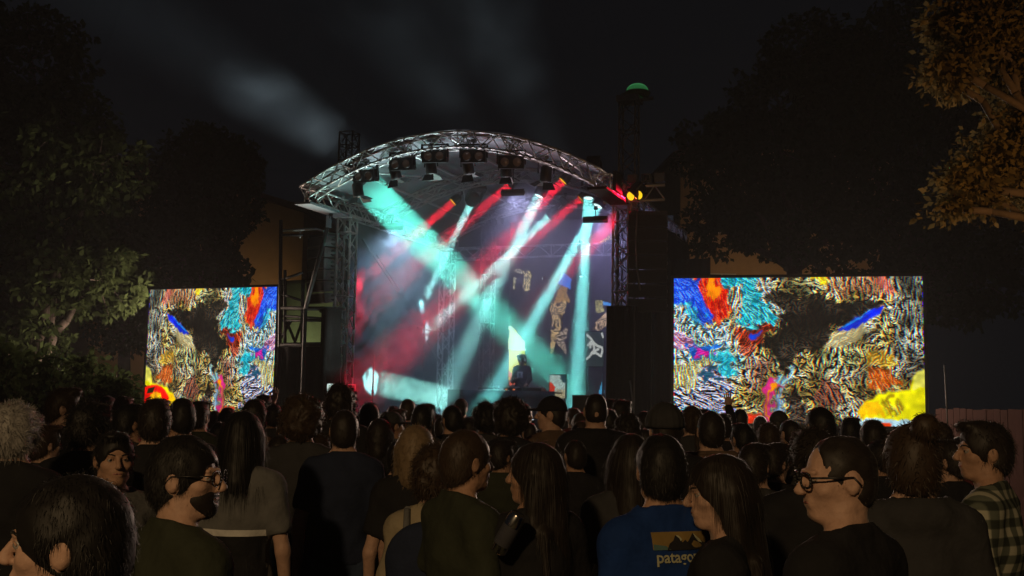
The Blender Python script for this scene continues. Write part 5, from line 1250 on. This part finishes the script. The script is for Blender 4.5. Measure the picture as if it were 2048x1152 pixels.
for i, (px, top, w_, hs_) in enumerate(ROWS):
    D = 2200*.168/w_ * (1 + (.12 if hs_ in ('long', 'longwave', 'curly', 'afro', 'bob') else 0))
    D = min(D, 17.6)
    k = 0
    while any((at(px, top, D).x-a[0])**2 + (D-a[1])**2 < .42**2 for a in PLACED) and k < 25: D += .14*(1 if D < 15 else -1); k += 1
    v = VARI[i % 6] if hs_ not in ('long', 'longwave', 'bob', 'ponytail') else VARI[3+i % 2]
    sname = shirts[(i*5+i//7) % 12]; z = [b_ for a, b_ in ZONES if px < a][0]
    hc = {'grey': 'grey', 'cap': 'charcoal'}.get(hs_) or ('black', 'dark', 'brown', 'dark', 'brown', 'black', 'dark')[i % 7]
    for q_ in range(12):
        sname = shirts[(i*5+i//7+q_) % 12]; lab = 'person with %s%s in %s top from behind, %s' % ((hc + ' ') if hs_ in ('messy', 'curly', 'bob', 'long', 'longwave', 'crop', 'short') else '', names[hs_], sname, z)
        if lab not in USED: break
    USED.add(lab)
    crowd(px, top, D, lab, R(rr.uniform(-16, 16)), hs_, group='crowd seen from behind', hcol=hc, skin=i % 4 if i % 4 < 3 else 1, shirt=sname, sleeve='long' if sname in ('brown', 'olive') else 'short', seed=i % 2, trouser=('jean', 'black', 'charcoal')[i % 3], **v)
# raised arms
crowd(578, 822, 13.5, 'distant person waving an open hand beside the squarish screen', R(0), 'short', arms=('up', 'down'), hcol='dark', shirt='charcoal', seed=1)
crowd(1421, 836, 11.5, 'person with one arm raised in front of the wide screen', R(0), 'short', arms=('down', 'up'), hcol='dark', shirt='black', sleeve='long', seed=2)
bad = [(round(p[2], 2), p[3]) for p in PLACED if not 1.50 < p[2] < 1.97]
print('HEIGHTS', len(PLACED), bad)

# shiny drinks can in the hand of the long haired woman
bpy.context.view_layer.update()
hw_ = o8.matrix_world @ Vector((-.06, .30, 1.20))
can = thing('drink_can', 'shiny metal drink can held low beside long dark hair', 'can', at(1016, 1066, 3.95), 0)
can.rotation_euler = (R(12), R(28), 0)
b = MB(); b.lathe([(0, -.08), (.024, -.08), (.031, -.072), (.032, .062), (.026, .075), (.0255, .08), (.02, .077), (0, .077)], 20); b.build('shell', mat('can_metal', (.75, .74, .7), .18, 1, 0, 30, .1), can, True)
b = MB(); b.lathe([(.0325, -.045), (.0328, -.043), (.0328, .03), (.0325, .032)], 20); b.build('print_band', mat('can_band', (.05, .05, .06), .3), can, True)

# ------------------------------------------------------------------ the DJ
uz, ztop = on_v(1044, 709, 3.22); loc = S(uz, 3.22, DECK)
dj, shd, hm = person('DJ in black sweater with square chest print leaning over the table', loc, math.pi-PSI, min(1.86, ztop-DECK-.02), arms=('reach', 'front'), yaw=R(-22), pitch=R(-16), hair='messy', hcol='brown', skin=1, shirt='charcoal', sleeve='long', fine=.0095, seed=2, hs=1.04)
pts, fc = grid_patch(-.075, .075, 1.20, 1.36, 10, 10); pt_ = conform('chest_print', pts, fc, shd, 1, .006, mat('print_pale', (.45, .47, .48), .9, 0, 0, 20, .15), dj, True)
el = [(.03*math.cos(t), 1.285+.042*math.sin(t)) for t in np.linspace(0, 2*math.pi, 13)[:-1]]; conform('print_face', el, [tuple(range(12))], shd, 1, .010, mat('print_dark', (.05, .05, .05), .9), pt_)
conform('print_bar', [(-.035, 1.215), (.035, 1.215), (.035, 1.235), (-.035, 1.235)], [(0, 1, 2, 3)], shd, 1, .010, mat('print_dark', (.05, .05, .05), .9), pt_)
face(dj, R(-22), R(-16), HR['dark'])
hp = MB(); hpz = [head_space(dj, (.095*math.sin(t), -.0, .02+.108*math.cos(t)), R(-22), R(-16)) for t in np.linspace(-1.7, 1.7, 15)]; hp.poly(hpz, .008, 6)
hpo = hp.build('headphones', mat('white_plastic', (.7, .7, .7), .4), dj, True)
for s in (-1, 1):
    c_ = MB(); q = head_space(dj, (s*.088, -.005, -.003), R(-22), R(-16)); q2 = head_space(dj, (s*.112, -.005, -.003), R(-22), R(-16)); c_.tube(q, q2, .034, 12); c_.build('ear_cup', MATS['white_plastic'], hpo, True)

# ================================================================== TREES
def leaf_mat(name, c):
    m = bpy.data.materials.new(name); m.use_nodes = True; nt = m.node_tree; nt.nodes.clear(); out = nt.nodes.new('ShaderNodeOutputMaterial')
    d = nt.nodes.new('ShaderNodeBsdfDiffuse'); t = nt.nodes.new('ShaderNodeBsdfTranslucent'); mx = nt.nodes.new('ShaderNodeMixShader'); mx.inputs[0].default_value = .38
    oi = nt.nodes.new('ShaderNodeTexCoord'); n = nt.nodes.new('ShaderNodeTexNoise'); n.inputs['Scale'].default_value = 1.6; nt.links.new(oi.outputs['Object'], n.inputs['Vector'])
    mc = nt.nodes.new('ShaderNodeMixRGB'); mc.inputs[1].default_value = (*[x*.6 for x in c], 1); mc.inputs[2].default_value = (*[x*1.4 for x in c], 1); nt.links.new(n.outputs['Fac'], mc.inputs[0])
    for s_ in (d, t): nt.links.new(mc.outputs[0], s_.inputs['Color'])
    nt.links.new(d.outputs[0], mx.inputs[1]); nt.links.new(t.outputs[0], mx.inputs[2]); nt.links.new(mx.outputs[0], out.inputs[0]); return m
LEAF = leaf_mat('leaf_green', (.045, .064, .024)); LEAF2 = leaf_mat('leaf_olive', (.10, .10, .04)); BARK = mat('bark', (.07, .055, .042), .9, 0, .6, 14, .4)
def leaves(cl, per, size, seed, droop=.4, spread=None):
    """cl: array of clump centres + radius -> leaf faces (4 verts, pointed)"""
    r = np.random.default_rng(seed); n = len(cl)*per; c = np.repeat(cl[:, :3], per, 0); rad = np.repeat(cl[:, 3], per)
    d = r.normal(0, 1, (n, 3)); d /= np.linalg.norm(d, axis=1)[:,None]; p = c + d*(rad*r.random(n)**.45)[:,None]*np.array([1, 1, .75])
    a = d*.6 + r.normal(0, .6, (n, 3)); a[:,2] -= droop; a /= np.linalg.norm(a, axis=1)[:,None]; s_ = np.cross(a, r.normal(0, 1, (n, 3))); s_ /= np.linalg.norm(s_, axis=1)[:,None]
    L = size*(.6+.8*r.random(n))[:,None]; W = L*.30
    V = np.concatenate([p, p+a*L*.45+s_*W, p+a*L, p+a*L*.45-s_*W]); k = np.arange(n); Q = np.stack([k, k+n, k+2*n, k+3*n], 1)
    return V, Q
def tree(label, base, height, lobes, per=9, size=.16, leafm=None, clumps=900, seed=1, trunk_r=.22, name='tree', group=None):
    """lobes: (dx, dy, z, radius) in metres relative to the base"""
    o = thing(name, label, 'tree', base, 0, group); r = random.Random(seed); t = MB(); fork = min(l[2]-l[3]*.4 for l in lobes); fork = max(height*.22, min(fork, height*.5))
    def limb(p, q, r0, r1, wob, n=6):
        p, q = Vector(p), Vector(q); prev = p
        for i in range(1, n+1):
            f = i/n; c = p.lerp(q, f) + (Vector((r.uniform(-1, 1), r.uniform(-1, 1), r.uniform(-.4, .4)))*wob if i < n else Vector()); t.tube(prev, c, r0+(r1-r0)*(i-1)/n, 7, r0+(r1-r0)*f); prev = c
    limb((0, 0, 0), (0, 0, fork), trunk_r, trunk_r*.75, .04)
    w_ = np.array([l[3]**2 for l in lobes]); w_ = w_/w_.sum(); g_ = np.random.default_rng(seed); cl = []
    for k, l in enumerate(lobes):
        limb((0, 0, fork*.95), (l[0], l[1], l[2]), trunk_r*.55, .03, .15)
        m = max(6, int(clumps*w_[k])); d = g_.normal(0, 1, (m, 3)); d /= np.linalg.norm(d, axis=1)[:,None]
        rad = l[3]*(.35+.68*g_.random(m)**.5); c = np.array(l[:3])+d*rad[:,None]*np.array([1, 1, .85]); cl.append(np.concatenate([c, (.16+.30*g_.random((m, 1)))*max(.5, l[3]/2.2)], 1))
        for q in c[:6]: limb((l[0], l[1], l[2]), q, .03, .008, .05, 3)
    t.build('trunk', BARK, o, True); cl = np.concatenate(cl); V, Q = leaves(cl, per, size, seed)
    c_ = link('crown', np_mesh('crown', V, Q, leafm or LEAF, False), o); return o
def gp_(px, D): p = at(px, 800, D); return Vector((p.x, D, 0))
def lobes_px(base, D, spec):
    out = []
    for px, py, rp, dd in spec: p = at(px, py, D+dd); out.append((p.x-base.x, p.y-base.y, p.z, rp*(D+dd)/FPX))
    return out
b0 = gp_(60, 24); tree('tall dark tree at the left edge', b0, 12, lobes_px(b0, 24, [(40,330,170,0),(150,430,120,1),(-60,480,150,0),(120,250,110,0),(20,600,110,0),(200,560,90,0),(60,120,130,1),(190,330,110,0),(-20,250,140,0),(120,520,110,0),(40,700,100,0)]), 13, .17, LEAF, 2000, 3, .3)
b0 = gp_(400, 31); tree('leafy tree in front of the gabled house', b0, 11, lobes_px(b0, 31, [(400,320,85,0),(360,400,85,1),(440,400,90,0),(470,330,60,0),(390,480,80,0),(330,470,60,-1),(420,560,80,0),(340,560,70,0)]), 12, .19, LEAF, 1700, 4, .25)
b0 = gp_(245, 28); tree('dim tree between the edge tree and the gabled house', b0, 9, lobes_px(b0, 28, [(240,470,75,0),(200,560,80,0),(270,560,60,0),(250,640,80,0)]), 11, .16, LEAF, 700, 5, .2)
b0 = gp_(1590, 34); tree('dark tree partly hiding the ochre building on the right', b0, 14, lobes_px(b0, 34, [(1560,210,110,0),(1600,400,75,0),(1530,420,60,0),(1660,260,110,1),(1700,430,80,0),(1480,280,80,0),(1620,110,100,0),(1580,360,50,-1),(1560,300,90,-2),(1650,350,90,-2),(1480,380,90,-1),(1420,300,80,0),(1440,450,80,0),(1640,480,80,-1),(1720,160,120,0),(1540,470,70,0)]), 14, .2, LEAF, 2200, 6, .32)
b0 = gp_(1840, 30); tree('tall dark tree behind the wide screen', b0, 14, lobes_px(b0, 30, [(1800,250,120,0),(1880,400,120,0),(1760,420,100,0),(1950,560,110,0),(1830,90,120,0),(1990,260,90,2),(1740,560,100,0),(1850,560,100,0),(1730,260,110,0),(1900,200,130,0),(1980,450,110,0)]), 13, .2, LEAF, 2000, 7, .3)
# near tree on the right with drooping branches lit by a street lamp
b0 = gp_(2330, 9.5)
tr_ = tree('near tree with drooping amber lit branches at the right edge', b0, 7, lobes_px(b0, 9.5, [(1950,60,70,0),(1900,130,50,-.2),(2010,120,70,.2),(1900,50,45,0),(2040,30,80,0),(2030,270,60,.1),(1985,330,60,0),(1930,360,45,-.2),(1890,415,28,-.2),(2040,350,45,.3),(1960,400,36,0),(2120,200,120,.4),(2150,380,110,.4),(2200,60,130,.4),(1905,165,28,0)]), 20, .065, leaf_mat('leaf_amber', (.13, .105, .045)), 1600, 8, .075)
# bushes bottom left
def bush(px, top, D, wpx, label, seed, per=10, size=.13):
    b_ = gp_(px, D); o = thing('bush', label, 'bush', b_, 0, 'bushes at the left edge'); p = at(px, top, D); r = wpx/2*D/FPX; g_ = np.random.default_rng(seed); m = 420
    d = g_.normal(0, 1, (m, 3)); d /= np.linalg.norm(d, axis=1)[:,None]; c = np.array([0, 0, p.z*.52]) + d*np.array([r, r*.8, p.z*.46])*(g_.random((m, 1))**.33)
    c[:,2] = np.maximum(c[:,2], .1); V, Q = leaves(np.concatenate([c, np.full((m, 1), .22)], 1), per, size, seed); link('foliage', np_mesh('foliage', V, Q, LEAF, False), o)
    t = MB()
    for q in c[::14]: t.tube((0, 0, 0), tuple(q), .02, 5, .006)
    t.build('stems', BARK, o, True)
bush(60, 690, 17, 190, 'tall lit bush at the left edge of the lawn', 1); bush(170, 700, 18.5, 150, 'bush with pale gaps between edge bush and screen', 2); bush(235, 742, 17.5, 110, 'low bush nearest the squarish screen', 3); bush(-40, 640, 16, 150, 'bush cut by the picture edge', 4)

# ================================================================== BUILDINGS BEHIND
OCH = mat('ochre_render', (.40, .27, .14), .9, 0, .2, 3, .15); TILE = mat('roof_tile', (.10, .05, .035), .85, 0, .4, 12, .3); GLS = mat('dark_window', (.02, .022, .025), .15)
def house(label, base, ang, wd, dp, hh, roof_h, wins, overhang=.4, wm=OCH):
    o = thing('house', label, 'building', base, ang)
    b = MB(); b.v = [Vector(q) for q in ((-wd/2,0,0),(wd/2,0,0),(wd/2,dp,0),(-wd/2,dp,0),(-wd/2,0,hh),(wd/2,0,hh),(wd/2,dp,hh),(-wd/2,dp,hh),(0,0,hh+roof_h),(0,dp,hh+roof_h))]
    b.f = [[0,1,5,8,4],[1,2,6,5],[2,3,7,9,6],[3,0,4,7]]; b.build('wall', wm, o)
    for s in (-1, 1):
        r = MB(); sl = roof_h/(wd/2); x1 = wd/2+overhang; z1 = hh-overhang*sl
        pts = [(0,-overhang,hh+roof_h+.02),(s*x1,-overhang,z1+.02),(s*x1,dp+overhang,z1+.02),(0,dp+overhang,hh+roof_h+.02)]; r.v = [Vector(q) for q in pts]+[Vector(q)+Vector((0,0,.18)) for q in pts]
        r.f = [[0,1,2,3],[4,7,6,5],[0,4,5,1],[1,5,6,2],[2,6,7,3],[3,7,4,0]]; r.build('roof', TILE, o)
    for x, z, a, c in wins:
        q = MB(); q.box((x-a/2-.06, -.05, z-.06), (x+a/2+.06, -.005, z+c+.06)); f = q.build('window', mat('window_frame', (.5, .48, .42), .7), o); q = MB(); q.box((x-a/2, -.062, z), (x-.03, -.052, z+c)).box((x+.03, -.062, z), (x+a/2, -.052, z+c)); q.build('pane', GLS, f)
    return o
p = at(235, 325, 42); pt = at(300, 388, 42)
house('gabled ochre house glimpsed between the left trees', Vector((p.x, 42, 0)), R(8), 7.4, 9, at(300, 395, 42).z+.6, at(235, 325, 42).z-at(300, 395, 42).z-.6, [(-1.6, 5.4, 1.1, 1.5), (1.5, 5.4, 1.1, 1.5), (1.5, 2.2, 1.1, 1.5)])
p = at(532, 420, 36)
house('low ochre building with eaves beside the left scaffold', Vector((p.x-2.2, 36, 0)), R(-3), 7.0, 7, p.z-.1, 1.0, [(-1.8, 3.5, 1, 1.4), (.4, 3.5, 1, 1.4)])
p = at(1600, 300, 46)
house('tall ochre building glimpsed through the right tree', Vector((p.x-.4, 46, 0)), R(4), 9.5, 10, p.z-.4, 1.6, [(-3, 9.0, 1.1, 1.6), (-.4, 9.0, 1.1, 1.6), (2.2, 9.0, 1.1, 1.6), (-3, 5.6, 1.1, 1.6), (-.4, 5.6, 1.1, 1.6), (2.2, 5.6, 1.1, 1.6)])
# dark board fence along the right
fa = at(1870, 800, 16.5); fb = at(2200, 800, 13.0); fa.z = fb.z = 0
fn = thing('board_fence', 'dark reddish board fence behind the plaid shirt', 'fence', fa, math.atan2(fb.y-fa.y, fb.x-fa.x)); L = (fb-fa).length; ft = at(1960, 818, 15.5).z
fm = mat('fence_board', (.05, .018, .012), .9, 0, .3, 6, .3, spec=.05)
nb = int(L/.16); bm_ = MB(); bm_.box((.004, 0, .05), (.156, .022, ft)); me_ = mesh('board', bm_.v, bm_.f, fm)
for i in range(nb): q = link('board', me_, fn, (i*.16, random.uniform(-.004, .004), random.uniform(-.015, .015)))
for z in (.4, ft-.35):
    q = MB(); q.box((0, .024, z), (L, .06, z+.08)); q.build('rail', fm, fn)
for i in range(4):
    q = MB(); q.box((L*i/3.2, .062, 0), (L*i/3.2+.09, .15, ft)); q.build('post', fm, fn)
# ================================================================== STREET LAMPS AND ADDED LAMPS THAT LIGHT THE YARD
def street_lamp(label, base, h, energy, colr, arm=(.6, 0), aim=None, cone=70):
    o = thing('street_lamp', label, 'street lamp', base, 0, 'street lamps round the yard')
    q = MB(); q.tube((0, 0, 0), (0, 0, h), .07, 10, .045); q.build('pole', DARKSTEEL, o, True)
    q = MB(); q.tube((0, 0, h-.02), (arm[0], arm[1], h+.1), .03, 8); q.build('arm', DARKSTEEL, o, True)
    q = MB(); q.lathe([(.20, -.02), (.17, .06), (.06, .12), (0, .13)], 16, Matrix.Translation((arm[0], arm[1], h+.1))); q.build('lamp_head', DARKSTEEL, o, True)
    q = MB(); q.lathe([(.18, -.03), (.10, -.06), (0, -.07)], 16, Matrix.Translation((arm[0], arm[1], h+.1))); q.build('lamp_glass', emat('lamp_glass', (1, .65, .3), 6), o, True)
    ld = bpy.data.lights.new('lamp', 'SPOT' if aim else 'POINT'); ld.energy = energy; ld.color = colr; ld.shadow_soft_size = .25; lo = link('lamp', ld, o); lo.location = (arm[0], arm[1], h-.12)
    if aim: ld.spot_size = R(cone); ld.spot_blend = .6; lo.rotation_euler = (Vector(aim)-Vector(base)-lo.location).to_track_quat('-Z', 'Y').to_euler()
    return o
street_lamp('street lamp with amber light behind the onlookers', Vector((-3.5, -6.5, 0)), 6.0, 1750, (1, .66, .32), (.6, 0), (.3, 3.6, .7), 46)
street_lamp('street lamp with amber light beside the near tree', Vector((5.6, 5.4, 0)), 2.4, 420, (1, .46, .14), (-.3, .3), (4.4, 9.4, 5.2), 75)
street_lamp('added low lamp hidden behind the left bushes', Vector((at(60, 700, 22).x, 22.5, 0)), 1.35, 10, (.7, 1, .4))  # low lamp added out of sight to make the bush leaves glow
street_lamp('street lamp in the lane behind the left scaffold', S(-5.4, .6, 0), 2.4, 60, (.9, 1, .55), (.3, 0), tuple(S(-4.6, 2.2, 2.6)), 120)
street_lamp('added lamp brightening the gabled house', Vector((at(430, 700, 33.5).x, 33.5, 0)), 4.0, 85, (1, .62, .25), (.6, 0), (at(460, 430, 40).x, 40, 4.5), 140)  # lamp added to brighten the left house walls, no known source there
street_lamp('street lamp in front of the tall right building', Vector((at(1560, 700, 41).x, 41, 0)), 5.0, 240, (1, .60, .25), (.6, 0), (at(1600, 400, 46).x, 46, 8), 120)
